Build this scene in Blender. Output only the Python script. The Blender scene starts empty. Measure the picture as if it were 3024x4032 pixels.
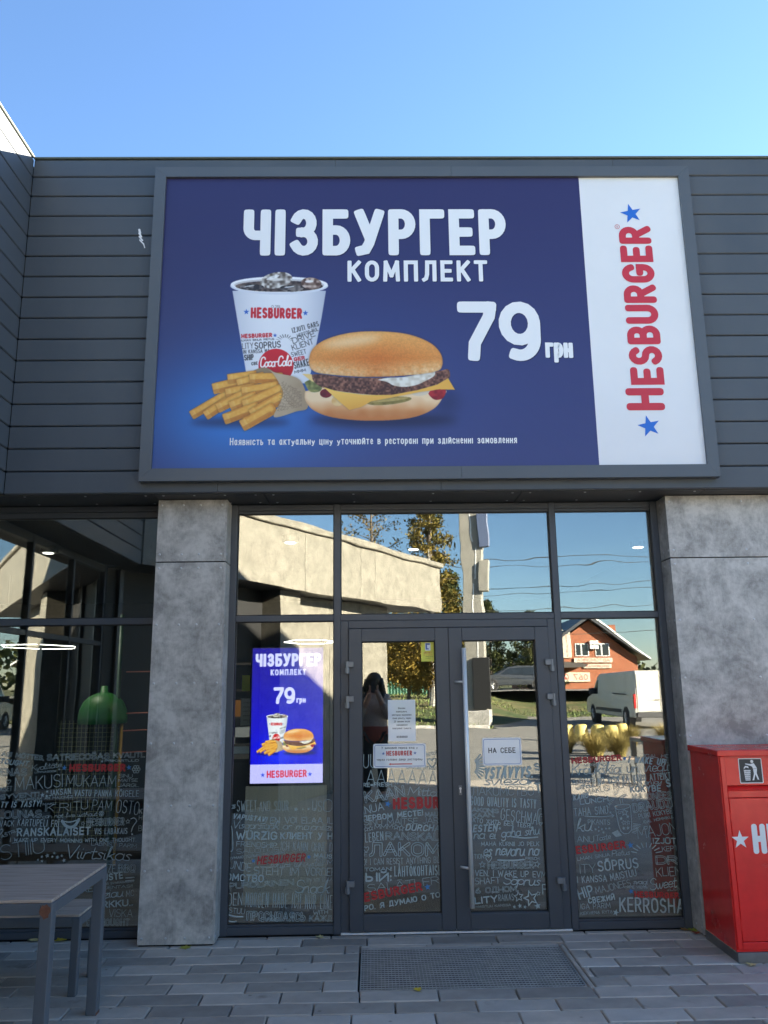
import bpy, math, random
import numpy as np
from mathutils import Matrix, Vector, noise as mnoise
random.seed(7); RNG = np.random.default_rng(11)
S = bpy.context.scene
COL = S.collection
R = math.radians

# ---------------------------------------------------------------- camera
CAM_Y, CAM_Z = -5.667, 1.6
PITCH, YAW, ROLL = 0.2138898, 0.0168195, -0.0125753
cam_data = bpy.data.cameras.new('camera')
cam = bpy.data.objects.new('camera', cam_data); COL.objects.link(cam)
S.camera = cam
fw = Vector((math.sin(YAW)*math.cos(PITCH), math.cos(YAW)*math.cos(PITCH), math.sin(PITCH)))
rt = Vector((math.cos(YAW), -math.sin(YAW), 0)); up = rt.cross(fw)
rt2 = math.cos(ROLL)*rt + math.sin(ROLL)*up; up2 = -math.sin(ROLL)*rt + math.cos(ROLL)*up
m = Matrix((rt2, up2, -fw)).transposed().to_4x4(); m.translation = (0, CAM_Y, CAM_Z)
cam.matrix_world = m
cam_data.sensor_fit = 'VERTICAL'; cam_data.sensor_height = 36.0; cam_data.lens = 36.0*3126.5/4032
cam_data.clip_start = 0.05; cam_data.clip_end = 2000

# ---------------------------------------------------------------- sky, sun, exposure
SUN_AZ, SUN_EL = R(56), R(19.3)          # azimuth from +Y (behind the facade) towards +X
w = bpy.data.worlds.new('World'); S.world = w; w.use_nodes = True
nt = w.node_tree; bgn = nt.nodes['Background']
sky = nt.nodes.new('ShaderNodeTexSky'); sky.sky_type = 'NISHITA'; sky.sun_disc = False
sky.sun_elevation = SUN_EL; sky.sun_rotation = SUN_AZ
sky.air_density = 1.0; sky.dust_density = 0.05; sky.ozone_density = 4.0; sky.altitude = 150
nt.links.new(sky.outputs[0], bgn.inputs[0]); bgn.inputs[1].default_value = 0.0425
sd = bpy.data.lights.new('sun', 'SUN'); sd.energy = 5.0; sd.angle = R(0.55); sd.color = (1.0, 0.9, 0.74)
sun = bpy.data.objects.new('sun', sd); COL.objects.link(sun)
sv = Vector((math.sin(SUN_AZ)*math.cos(SUN_EL), math.cos(SUN_AZ)*math.cos(SUN_EL), math.sin(SUN_EL)))
sun.rotation_euler = sv.to_track_quat('Z', 'Y').to_euler(); sun.location = (8, 12, 14)
S.view_settings.view_transform = 'Standard'; S.view_settings.look = 'None'
S.view_settings.gamma = 1.0; S.view_settings.use_curve_mapping = False
S.view_settings.exposure = 3.25
S.render.engine = 'CYCLES'
S.cycles.max_bounces = 12; S.cycles.glossy_bounces = 6; S.cycles.transparent_max_bounces = 24
S.cycles.diffuse_bounces = 4; S.cycles.caustics_reflective = False; S.cycles.caustics_refractive = False
S.cycles.use_denoising = True; S.cycles.sample_clamp_indirect = 8

# ---------------------------------------------------------------- materials
def srgb(r, g, b):
    f = lambda c: c/12.92 if c <= .04045 else ((c+.055)/1.055)**2.4
    return (f(r/255), f(g/255), f(b/255))
MATS = {}
def mat(name, c1, rough=.5, c2=None, scale=4., metal=0., bump=0., bscale=None, rvar=0., spec=.5, detail=6., stretch=None, emit=0., ecol=None, rand=0., lo=.35, hi=.65):
    """Procedural principled material: two tones mixed by noise, a fine bump, optional per-object tone change."""
    mt = bpy.data.materials.new(name); mt.use_nodes = True; t = mt.node_tree; n = t.nodes; L = t.links
    b = n['Principled BSDF']; b.inputs['Roughness'].default_value = rough; b.inputs['Metallic'].default_value = metal
    b.inputs['Specular IOR Level'].default_value = spec
    c1 = tuple(c1)+(1,)
    b.inputs['Base Color'].default_value = c1
    tc = n.new('ShaderNodeTexCoord'); mp = n.new('ShaderNodeMapping'); L.new(tc.outputs['Object'], mp.inputs[0])
    if stretch: mp.inputs['Scale'].default_value = stretch
    src = None
    if c2 is not None:
        c2 = tuple(c2)+(1,)
        nz = n.new('ShaderNodeTexNoise'); nz.inputs['Scale'].default_value = scale; nz.inputs['Detail'].default_value = detail
        nz.inputs['Roughness'].default_value = .6; L.new(mp.outputs[0], nz.inputs['Vector'])
        rp = n.new('ShaderNodeValToRGB'); rp.color_ramp.elements[0].position = lo; rp.color_ramp.elements[1].position = hi
        rp.color_ramp.elements[0].color = c1; rp.color_ramp.elements[1].color = c2
        L.new(nz.outputs['Fac'], rp.inputs[0]); src = rp.outputs[0]
        if rvar:
            mr = n.new('ShaderNodeMapRange'); mr.inputs[3].default_value = max(.02, rough-rvar); mr.inputs[4].default_value = rough+rvar
            L.new(nz.outputs['Fac'], mr.inputs[0]); L.new(mr.outputs[0], b.inputs['Roughness'])
    if rand:
        oi = n.new('ShaderNodeObjectInfo'); hs = n.new('ShaderNodeHueSaturation')
        mr = n.new('ShaderNodeMapRange'); mr.inputs[3].default_value = 1-rand; mr.inputs[4].default_value = 1+rand
        L.new(oi.outputs['Random'], mr.inputs[0]); L.new(mr.outputs[0], hs.inputs['Value'])
        if src: L.new(src, hs.inputs['Color'])
        else: hs.inputs['Color'].default_value = c1
        src = hs.outputs[0]
    if src: L.new(src, b.inputs['Base Color'])
    if bump:
        n2 = n.new('ShaderNodeTexNoise'); n2.inputs['Scale'].default_value = bscale or scale*6; n2.inputs['Detail'].default_value = 8
        L.new(mp.outputs[0], n2.inputs['Vector'])
        bp = n.new('ShaderNodeBump'); bp.inputs['Strength'].default_value = 1.0; bp.inputs['Distance'].default_value = bump
        L.new(n2.outputs['Fac'], bp.inputs['Height']); L.new(bp.outputs[0], b.inputs['Normal'])
    if emit:
        b.inputs['Emission Color'].default_value = tuple(ecol or c1[:3])+(1,); b.inputs['Emission Strength'].default_value = emit
    MATS[name] = mt
    return mt

def glass_mat(name, refl, tint, wob, wscale):
    """Coated glazing: part mirror, part see-through, with the slow waviness of toughened panes."""
    mt = bpy.data.materials.new(name); mt.use_nodes = True; t = mt.node_tree; n = t.nodes; L = t.links
    n.remove(n['Principled BSDF']); out = n['Material Output']
    tr = n.new('ShaderNodeBsdfTransparent'); tr.inputs[0].default_value = tuple(tint)+(1,)
    gl = n.new('ShaderNodeBsdfAnisotropic') if False else n.new('ShaderNodeBsdfGlossy'); gl.inputs['Roughness'].default_value = 0.0
    gl.inputs['Color'].default_value = (1, 1, .97, 1)
    tc = n.new('ShaderNodeTexCoord'); mp = n.new('ShaderNodeMapping'); mp.inputs['Scale'].default_value = (1.0, 1.0, 1.5)
    L.new(tc.outputs['Object'], mp.inputs[0])
    nz = n.new('ShaderNodeTexNoise'); nz.inputs['Scale'].default_value = wscale; nz.inputs['Detail'].default_value = 1.2
    L.new(mp.outputs[0], nz.inputs['Vector'])
    bp = n.new('ShaderNodeBump'); bp.inputs['Strength'].default_value = 1.0; bp.inputs['Distance'].default_value = wob
    L.new(nz.outputs['Fac'], bp.inputs['Height']); L.new(bp.outputs[0], gl.inputs['Normal'])
    fr = n.new('ShaderNodeFresnel'); fr.inputs[0].default_value = 1.5
    ad = n.new('ShaderNodeMath'); ad.operation = 'ADD'; ad.use_clamp = True; ad.inputs[1].default_value = refl
    L.new(fr.outputs[0], ad.inputs[0])
    mx = n.new('ShaderNodeMixShader'); L.new(ad.outputs[0], mx.inputs[0]); L.new(tr.outputs[0], mx.inputs[1]); L.new(gl.outputs[0], mx.inputs[2])
    L.new(mx.outputs[0], out.inputs[0])
    MATS[name] = mt
    return mt

def image_mat(name, arr, rough=.45, emit=0.):
    """Print worked out in this script as an array of colours (rows top to bottom, sRGB 0-1)."""
    h, wd = arr.shape[:2]
    im = bpy.data.images.new(name, wd, h); px = np.ones((h, wd, 4), np.float32); px[..., :3] = np.clip(arr[::-1], 0, 1)
    im.pixels.foreach_set(px.ravel()); im.update(); im.pack()
    mt = bpy.data.materials.new(name); mt.use_nodes = True; t = mt.node_tree; n = t.nodes; b = n['Principled BSDF']
    ti = n.new('ShaderNodeTexImage'); ti.image = im; ti.interpolation = 'Cubic'
    b.inputs['Roughness'].default_value = rough
    if emit:
        b.inputs['Base Color'].default_value = (.01, .01, .01, 1)
        t.links.new(ti.outputs[0], b.inputs['Emission Color']); b.inputs['Emission Strength'].default_value = emit
    else:
        t.links.new(ti.outputs[0], b.inputs['Base Color'])
    MATS[name] = mt
    return mt

# ---------------------------------------------------------------- mesh helpers
class MB:
    def __init__(s): s.v = []; s.f = []
    def add(s, v, f):
        o = len(s.v); s.v += [tuple(p) for p in v]; s.f += [tuple(i+o for i in q) for q in f]; return s
    def box(s, x0, x1, y0, y1, z0, z1, b=0.):
        if x0 > x1: x0, x1 = x1, x0
        if y0 > y1: y0, y1 = y1, y0
        if z0 > z1: z0, z1 = z1, z0
        if b <= 0:
            v = [(x, y, z) for z in (z0, z1) for y in (y0, y1) for x in (x0, x1)]
            return s.add(v, [(0,2,3,1),(4,5,7,6),(0,1,5,4),(2,6,7,3),(0,4,6,2),(1,3,7,5)])
        b = min(b, (x1-x0)*.45, (y1-y0)*.45, (z1-z0)*.45)
        lo, hi = (x0, y0, z0), (x1, y1, z1); v = []; idx = {}
        for sx in (0, 1):
            for sy in (0, 1):
                for sz in (0, 1):
                    c = [hi[k] if q else lo[k] for k, q in enumerate((sx, sy, sz))]
                    i = [c[k]-b if q else c[k]+b for k, q in enumerate((sx, sy, sz))]
                    for ax in range(3):
                        p = list(i); p[ax] = c[ax]; idx[(sx, sy, sz, ax)] = len(v); v.append(tuple(p))
        f = []
        for ax in range(3):
            a, c2 = [k for k in range(3) if k != ax]
            for q in (0, 1):
                def key(u, w_):
                    k = [0, 0, 0]; k[ax] = q; k[a] = u; k[c2] = w_; return idx[(*k, ax)]
                f.append((key(0, 0), key(1, 0), key(1, 1), key(0, 1)))
            for u in (0, 1):            # edges along ax
                for w_ in (0, 1):
                    def key2(e, fa):
                        k = [0, 0, 0]; k[ax] = e; k[a] = u; k[c2] = w_; return idx[(*k, fa)]
                    f.append((key2(0, a), key2(1, a), key2(1, c2), key2(0, c2)))
        for sx in (0, 1):
            for sy in (0, 1):
                for sz in (0, 1): f.append(tuple(idx[(sx, sy, sz, k)] for k in range(3)))
        return s.add(v, f)
    def cyl(s, p0, p1, r0, r1=None, n=12, caps=True):
        r1 = r0 if r1 is None else r1
        p0, p1 = Vector(p0), Vector(p1); d = (p1-p0).normalized()
        a = d.orthogonal().normalized(); c = d.cross(a)
        v = []
        for p, r in ((p0, r0), (p1, r1)):
            v += [p+a*(r*math.cos(2*math.pi*k/n))+c*(r*math.sin(2*math.pi*k/n)) for k in range(n)]
        f = [(k, (k+1) % n, n+(k+1) % n, n+k) for k in range(n)]
        if caps: f += [tuple(range(n))[::-1], tuple(range(n, 2*n))]
        return s.add(v, f)
    def tube(s, pts, r, n=8):
        pts = [Vector(p) for p in pts]
        for a, b in zip(pts, pts[1:]):
            s.cyl(a, b, r, r, n)
        return s
    def lathe(s, prof, c=(0, 0, 0), n=16, sx=1., sy=1.):
        v = []; f = []
        for r, z in prof:
            v += [(c[0]+sx*r*math.cos(2*math.pi*k/n), c[1]+sy*r*math.sin(2*math.pi*k/n), c[2]+z) for k in range(n)]
        for i in range(len(prof)-1):
            f += [(i*n+k, i*n+(k+1) % n, (i+1)*n+(k+1) % n, (i+1)*n+k) for k in range(n)]
        f += [tuple(range(n))[::-1], tuple(range((len(prof)-1)*n, len(prof)*n))]
        return s.add(v, f)
    def prism(s, poly, a0, a1, axis='y'):
        """Extrude a 2-D outline along an axis (y: outline is x,z; x: outline is y,z; z: outline is x,y)."""
        mk = {'y': lambda p, a: (p[0], a, p[1]), 'x': lambda p, a: (a, p[0], p[1]), 'z': lambda p, a: (p[0], p[1], a)}[axis]
        n = len(poly); v = [mk(p, a0) for p in poly]+[mk(p, a1) for p in poly]
        f = [(k, (k+1) % n, n+(k+1) % n, n+k) for k in range(n)]+[tuple(range(n))[::-1], tuple(range(n, 2*n))]
        return s.add(v, f)
    def ball(s, c, rx, ry=None, rz=None, n=12, m=8, j=0.):
        ry = rx if ry is None else ry; rz = rx if rz is None else rz
        v = [(c[0], c[1], c[2]-rz)]; f = []
        for i in range(1, m):
            t = math.pi*i/m-math.pi/2
            for k in range(n):
                q = 1+random.uniform(-j, j)
                v.append((c[0]+q*rx*math.cos(t)*math.cos(2*math.pi*k/n), c[1]+q*ry*math.cos(t)*math.sin(2*math.pi*k/n), c[2]+q*rz*math.sin(t)))
        v.append((c[0], c[1], c[2]+rz)); e = len(v)-1
        f += [(0, 1+(k+1) % n, 1+k) for k in range(n)]
        for i in range(m-2): f += [(1+i*n+k, 1+i*n+(k+1) % n, 1+(i+1)*n+(k+1) % n, 1+(i+1)*n+k) for k in range(n)]
        f += [(e, 1+(m-2)*n+k, 1+(m-2)*n+(k+1) % n) for k in range(n)]
        return s.add(v, f)
    def mesh(s, name, smooth=False, fix=True):
        me = bpy.data.meshes.new(name); me.from_pydata(s.v, [], s.f)
        if fix:
            import bmesh
            bm = bmesh.new(); bm.from_mesh(me); bmesh.ops.recalc_face_normals(bm, faces=bm.faces); bm.to_mesh(me); bm.free()
        if smooth:
            me.polygons.foreach_set('use_smooth', [True]*len(me.polygons))
        me.update(); return me

def obj(name, mb, mt, parent=None, smooth=False, kind=None, label=None, fix=True):
    me = mb if isinstance(mb, bpy.types.Mesh) else mb.mesh(name, smooth, fix)
    o = bpy.data.objects.new(name, me); COL.objects.link(o)
    if mt is not None and len(me.materials) == 0: me.materials.append(MATS[mt] if isinstance(mt, str) else mt)
    if parent: o.parent = parent
    if kind: o['kind'] = kind
    if label: o['label'] = label
    return o
def tag(o, label, cat, group=None):
    o['label'] = label; o['category'] = cat
    if group: o['group'] = group
    return o
def thing(name, label, cat, loc=(0, 0, 0), rz=0., group=None):
    o = bpy.data.objects.new(name, None); COL.objects.link(o); o.location = loc; o.rotation_euler = (0, 0, rz)
    o.empty_display_size = .1
    return tag(o, label, cat, group)
def copy_tree(o, parent=None):
    c = o.copy(); COL.objects.link(c); c.parent = parent
    for ch in list(o.children): copy_tree(ch, c)
    return c
# ---------------------------------------------------------------- hand-lettering: a stroke alphabet
def A(cx, cy, rx, ry, a0, a1, n=13):
    return [(cx+rx*math.cos(R(a0+(a1-a0)*k/(n-1))), cy+ry*math.sin(R(a0+(a1-a0)*k/(n-1)))) for k in range(n)]
_O = A(.27, .68, .27, .32, 0, 180, 10)+A(.27, .32, .27, .32, 180, 360, 10)+[(.54, .68)]
G = {
 'A': (.6, [[(0,0),(.3,1)],[(.3,1),(.6,0)],[(.12,.34),(.48,.34)]]),
 'B': (.5, [[(0,0),(0,1)],[(0,1),(.24,1)]+A(.24,.76,.22,.24,90,-90)+[(0,.52)],[(0,.52),(.26,.52)]+A(.26,.26,.24,.26,90,-90)+[(0,0)]]),
 'C': (.52, [A(.27,.7,.26,.3,15,180)+A(.27,.3,.26,.3,180,345)]),
 'D': (.52, [[(0,0),(0,1)],[(0,1),(.2,1)]+A(.2,.68,.32,.32,90,0)+A(.2,.32,.32,.32,0,-90)+[(0,0)]]),
 'E': (.44, [[(.44,1),(0,1),(0,0),(.44,0)],[(0,.5),(.38,.5)]]),
 'F': (.44, [[(.44,1),(0,1),(0,0)],[(0,.5),(.38,.5)]]),
 'G': (.54, [A(.27,.7,.26,.3,15,180)+A(.27,.3,.26,.3,180,360)+[(.53,.44),(.3,.44)]]),
 'H': (.54, [[(0,0),(0,1)],[(.54,0),(.54,1)],[(0,.5),(.54,.5)]]),
 'I': (.02, [[(0,0),(0,1)]]),
 'J': (.36, [[(.36,1),(.36,.26)]+A(.17,.22,.19,.22,0,-150)]),
 'K': (.5, [[(0,0),(0,1)],[(.5,1),(.05,.48)],[(.16,.58),(.5,0)]]),
 'L': (.42, [[(0,1),(0,0),(.42,0)]]),
 'M': (.68, [[(0,0),(.04,1)],[(.04,1),(.34,.25)],[(.34,.25),(.64,1)],[(.64,1),(.68,0)]]),
 'N': (.54, [[(0,0),(0,1)],[(0,1),(.54,0)],[(.54,0),(.54,1)]]),
 'O': (.54, [_O]),
 'P': (.48, [[(0,0),(0,1)],[(0,1),(.22,1)]+A(.22,.72,.26,.28,90,-90)+[(0,.44)]]),
 'Q': (.54, [_O,[(.34,.2),(.56,-.06)]]),
 'R': (.5, [[(0,0),(0,1)],[(0,1),(.22,1)]+A(.22,.74,.25,.26,90,-90)+[(0,.48)],[(.24,.48),(.5,0)]]),
 'S': (.5, [A(.25,.75,.23,.25,25,270)+A(.25,.25,.25,.25,90,-155)]),
 'T': (.5, [[(0,1),(.5,1)],[(.25,1),(.25,0)]]),
 'U': (.52, [[(0,1),(0,.28)]+A(.26,.28,.26,.28,180,360)+[(.52,1)]]),
 'V': (.56, [[(0,1),(.28,0)],[(.28,0),(.56,1)]]),
 'W': (.8, [[(0,1),(.2,0)],[(.2,0),(.4,.75)],[(.4,.75),(.6,0)],[(.6,0),(.8,1)]]),
 'X': (.52, [[(0,1),(.52,0)],[(.52,1),(0,0)]]),
 'Y': (.52, [[(0,1),(.26,.46)],[(.52,1),(.26,.46)],[(.26,.46),(.26,0)]]),
 'Z': (.48, [[(0,1),(.48,1)],[(.48,1),(0,0)],[(0,0),(.48,0)]]),
 '7': (.5, [[(0,1),(.5,1)],[(.5,1),(.47,.8),(.2,.25),(.18,0)]]),
 '9': (.54, [A(.27,.66,.27,.34,0,360,18),[(.54,.66),(.54,.4)]+A(.27,.33,.27,.33,0,-110)]),
 '0': (.5, [A(.25,.5,.25,.5,0,360,18)]), '2': (.46, [A(.23,.74,.23,.26,160,-30)+[(0,0),(.46,0)]]),
 '5': (.46, [[(.42,1),(.05,1),(.02,.55)]+A(.2,.32,.26,.32,110,-150)]), '6': (.48, [A(.24,.28,.24,.28,0,360,16),[(0,.28),(.1,.7),(.36,1)]]),
 '.': (.03, [[(0,0),(.02,.02)]]), ',': (.04, [[(.03,.04),(0,-.14)]]), '!': (.03, [[(0,.35),(0,1)],[(0,0),(0,.02)]]), ':': (.03, [[(0,.1),(0,.12)],[(0,.6),(0,.62)]]),
 '-': (.3, [[(0,.45),(.3,.45)]]), '+': (.4, [[(0,.4),(.4,.4)],[(.2,.2),(.2,.6)]]), '=': (.4, [[(0,.35),(.4,.35)],[(0,.62),(.4,.62)]]),
 'Б': (.5, [[(.44,1),(0,1),(0,0)],[(0,.56),(.24,.56)]+A(.24,.28,.25,.28,90,-90)+[(0,0)]]),
 'Г': (.42, [[(0,0),(0,1),(.42,1)]]),
 'Д': (.62, [[(.04,-.12),(.04,.03),(.6,.03),(.6,-.12)],[(.12,.03),(.2,1),(.52,1),(.52,.03)]]),
 'Ж': (.76, [[(.38,0),(.38,1)],[(0,1),(.36,.5)],[(.76,1),(.4,.5)],[(0,0),(.36,.5)],[(.76,0),(.4,.5)]]),
 'З': (.5, [A(.23,.75,.22,.25,155,-90),A(.24,.25,.25,.25,90,-155),[(.16,.5),(.25,.5)]]),
 'И': (.54, [[(0,1),(0,0)],[(0,0),(.54,1)],[(.54,1),(.54,0)]]),
 'Л': (.56, [[(0,0),(.1,.06),(.16,.3),(.18,1),(.56,1),(.56,0)]]),
 'П': (.54, [[(0,0),(0,1),(.54,1),(.54,0)]]),
 'У': (.54, [[(0,1),(.28,.34)],[(.54,1),(.26,.2),(.16,.03),(.02,0)]]),
 'Ч': (.48, [[(0,1),(0,.62)]+A(.2,.62,.2,.2,180,270)+[(.48,.42)],[(.48,1),(.48,0)]]),
 'Ш': (.7, [[(0,1),(0,0),(.7,0),(.7,1)],[(.35,0),(.35,1)]]),
 'Ь': (.46, [[(0,1),(0,0)],[(0,.54),(.22,.54)]+A(.22,.27,.24,.27,90,-90)+[(0,0)]]),
 'Ы': (.66, [[(0,1),(0,0)],[(0,.54),(.18,.54)]+A(.18,.27,.2,.27,90,-90)+[(0,0)],[(.66,0),(.66,1)]]),
 'Ю': (.76, [[(0,0),(0,1)],[(0,.5),(.24,.5)],[(.24+x*.96, y) for x, y in _O]]),
 'Я': (.5, [[(.5,0),(.5,1)],[(.5,1),(.28,1)]+A(.28,.74,.25,.26,90,270)+[(.5,.48)],[(.26,.48),(0,0)]]),
 'г': (.32, [[(0,0),(0,.66),(.32,.66)]]), 'р': (.42, [[(0,-.28),(0,.66)],A(.21,.33,.21,.33,0,360,16)]), 'н': (.42, [[(0,0),(0,.66)],[(.42,0),(.42,.66)],[(0,.33),(.42,.33)]]),
}
for c_, l_ in zip('АВЕКМНОРСТХІ', 'ABEKMHOPCTXI'): G[c_] = G[l_]
def _acc(base, kind):
    w_, st = G[base]; c = w_/2
    a = {'~': [[(c-.16,1.12),(c-.06,1.2),(c+.06,1.12),(c+.16,1.2)]], ':': [[(c-.12,1.17),(c-.1,1.17)],[(c+.1,1.17),(c+.12,1.17)]],
         'v': [[(c-.12,1.25),(c,1.12),(c+.12,1.25)]], '_': [[(c-.15,1.17),(c+.15,1.17)]], '.': [[(c-.01,1.18),(c+.01,1.18)]], ',': [[(c,-.12),(c-.03,-.25)]], 'u': [[(c-.14,1.22),(c,1.12),(c+.14,1.22)]]}[kind]
    return (w_, st+a)
for ch, b_, k_ in (('Õ','O','~'),('Ä','A',':'),('Ö','O',':'),('Ü','U',':'),('Š','S','v'),('Ī','I','_'),('Ā','A','_'),('Ē','E','_'),('Ū','U','_'),('Ė','E','.'),('Ļ','L',','),('Ą','A',','),('Й','И','u')):
    G[ch] = _acc(b_, k_)
G['Ц'] = (.56, [[(0,1),(0,0),(.5,0),(.5,1)],[(.5,0),(.58,0),(.58,-.2)]]); G['Щ'] = (.76, [[(0,1),(0,0),(.7,0),(.7,1)],[(.35,0),(.35,1)],[(.7,0),(.78,0),(.78,-.2)]])
G['Є'] = (.5, G['C'][1]+[[(.04,.5),(.36,.5)]]); G['Ї'] = _acc('І', ':'); G['Э'] = G['З']; G["'"] = (.03, [[(0,1),(0,.8)]]); G['Х'] = G['X']
G['1'] = (.2, [[(0,.78),(.18,1),(.18,0)]]); G['3'] = G['З']
X_ = .5
LOW = {
 'a': (.46, [A(.2,.25,.2,.25,50,400,14),[(.4,.5),(.4,.1),(.46,.02)]]), 'c': (.38, [A(.2,.25,.2,.25,45,315)+[(.38,.06)]]),
 'd': (.46, [A(.2,.25,.2,.25,30,390,14),[(.4,1),(.4,.1),(.46,.02)]]), 'e': (.4, [[(.02,.24),(.36,.28)]+A(.2,.26,.18,.25,5,315)+[(.4,.06)]]),
 'g': (.44, [A(.2,.25,.2,.25,50,400,14),[(.4,.5),(.4,-.2)]+A(.22,-.2,.18,.18,0,-170)]), 'h': (.44, [[(0,0),(.06,.9),(.12,1),(.12,.8),(0,.05)],[(0,.3),(.14,.48),(.3,.46),(.36,.1),(.44,.02)]]),
 'i': (.16, [[(.04,.5),(.04,.1),(.14,.02)],[(.05,.72),(.06,.74)]]), 'j': (.2, [[(.14,.5),(.12,-.2),(-.02,-.3),(-.06,-.15)],[(.15,.72),(.16,.74)]]),
 'k': (.4, [[(0,0),(.06,.9),(.14,1),(.1,.7),(0,0)],[(.34,.5),(.06,.24),(.2,.24),(.32,.02),(.4,.04)]]), 'l': (.22, [[(0,.2),(.14,.8),(.14,.98),(.06,.95),(.04,.12),(.12,0),(.22,.06)]]),
 'm': (.7, [[(0,0),(.02,.48)],[(.02,.35),(.14,.5),(.26,.45),(.28,0)],[(.28,.35),(.42,.5),(.54,.45),(.58,.08),(.68,.02)]]), 'n': (.44, [[(0,0),(.02,.48)],[(.02,.35),(.16,.5),(.3,.45),(.34,.08),(.44,.02)]]),
 'o': (.42, [A(.2,.25,.2,.25,60,420,16),[(.3,.47),(.44,.44)]]), 'p': (.42, [[(0,-.3),(.03,.5)],A(.22,.26,.19,.24,180,-150,14)]), 'r': (.32, [[(0,0),(.04,.5)],[(.04,.36),(.16,.5),(.3,.46)]]),
 's': (.32, [[(.28,.42),(.16,.5),(.05,.4),(.22,.2),(.2,.03),(0,.05)]]), 't': (.3, [[(.12,.85),(.1,.12),(.18,0),(.3,.08)],[(-.02,.55),(.26,.57)]]), 'u': (.44, [[(0,.5),(.02,.15),(.12,0),(.28,.06),(.36,.5)],[(.36,.5),(.36,.1),(.44,.02)]]),
 'v': (.4, [[(0,.5),(.14,0),(.34,.5),(.42,.44)]]), 'w': (.58, [[(0,.5),(.1,.02),(.22,.04),(.28,.42)],[(.28,.42),(.34,.02),(.46,.05),(.56,.5)]]), 'y': (.42, [[(0,.5),(.06,.12),(.2,.05),(.36,.5)],[(.36,.5),(.28,-.25),(.1,-.3),(.04,-.15)]]),
 'z': (.36, [[(0,.48),(.32,.48),(.02,.02),(.36,.03)]]),
}
for ch, b_, k_ in (('ā','a','_'),('ī','i','_'),('š','s','v'),('õ','o','~'),('ē','e','_'),('ķ','k',',')):
    w_, st = LOW[b_]; c = w_/2
    LOW[ch] = (w_, st+{'_': [[(c-.14,.68),(c+.14,.68)]], 'v': [[(c-.1,.76),(c,.64),(c+.12,.76)]], '~': [[(c-.14,.64),(c,.72),(c+.14,.66)]], ',': [[(c,-.1),(c-.03,-.2)]]}[k_])

for ch in 'бвгджзийклмнопстухцчшщьюяіїє':
    if ch in G: continue
    w_, st = G[ch.upper()]; dz = -.2 if ch == 'у' else 0.
    G[ch] = (w_*.86, [[(x*.86, v*.7+dz) for x, v in q] for q in st])
for ch, l_ in (('а', 'a'), ('е', 'e')): G[ch] = (LOW[l_][0], [[(x, v*1.4) for x, v in q] for q in LOW[l_][1]])

def smooth_line(p, k=3):
    """Catmull-Rom through the points."""
    if len(p) < 3: return p
    q = [p[0]]+list(p)+[p[-1]]; o = []
    for i in range(1, len(q)-2):
        p0, p1, p2, p3 = q[i-1], q[i], q[i+1], q[i+2]
        for j in range(k):
            t = j/k
            o.append(tuple(.5*((2*p1[a])+(-p0[a]+p2[a])*t+(2*p0[a]-5*p1[a]+4*p2[a]-p3[a])*t*t+(-p0[a]+3*p1[a]-3*p2[a]+p3[a])*t**3) for a in (0, 1)))
    o.append(tuple(p[-1])); return o

def ribbon(p, t, capn=2., nc=6, closed=False):
    """Flat brush stroke of width t along a 2-D line: vertices and faces."""
    q = [p[0]]
    for a in p[1:]:
        if math.hypot(a[0]-q[-1][0], a[1]-q[-1][1]) > t*.04: q.append(a)
    if len(q) < 2: q.append((q[0][0]+t*.05, q[0][1]))
    if closed and len(q) > 3 and math.hypot(q[0][0]-q[-1][0], q[0][1]-q[-1][1]) <= t*.04: q.pop()
    if not closed and math.hypot(q[0][0]-q[-1][0], q[0][1]-q[-1][1]) < t*.2 and len(q) > 4: closed = True; q.pop()
    n = len(q); r = t/2; dirs = []
    for i in range(n if closed else n-1):
        a, b = q[i], q[(i+1) % n]; l = max(1e-9, math.hypot(b[0]-a[0], b[1]-a[1])); dirs.append(((b[0]-a[0])/l, (b[1]-a[1])/l))
    L, Rr = [], []
    for i in range(n):
        if closed: d0, d1 = dirs[i-1], dirs[i]
        else: d0, d1 = dirs[max(0, i-1)], dirs[min(i, n-2)]
        mx, my = -(d0[1]+d1[1]), d0[0]+d1[0]; ml = math.hypot(mx, my)
        if ml < 1e-6: mx, my, ml = -d1[1], d1[0], 1.
        mx /= ml; my /= ml; c = max(.5, mx*-d1[1]+my*d1[0]); k = r/c
        L.append((q[i][0]+mx*k, q[i][1]+my*k)); Rr.append((q[i][0]-mx*k, q[i][1]-my*k))
    v = L+Rr; f = [(i, n+i, n+i+1, i+1) for i in range(n-1)]
    if closed: f.append((n-1, 2*n-1, n, 0)); return v, f
    for end in (0, 1):
        c = q[-1] if end else q[0]; d = dirs[-1] if end else (-dirs[0][0], -dirs[0][1])
        nx, ny = -d[1], d[0]; o = len(v); cap = []
        for k in range(nc+1):
            a = math.pi*k/nc-math.pi/2; ca, sa = abs(math.cos(a))**(2/capn), math.copysign(abs(math.sin(a))**(2/capn), math.sin(a))
            cap.append((c[0]+r*(ca*d[0]+sa*nx), c[1]+r*(ca*d[1]+sa*ny)))
        v += cap; f.append(tuple(range(o, o+nc+1)))
    return v, f

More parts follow.
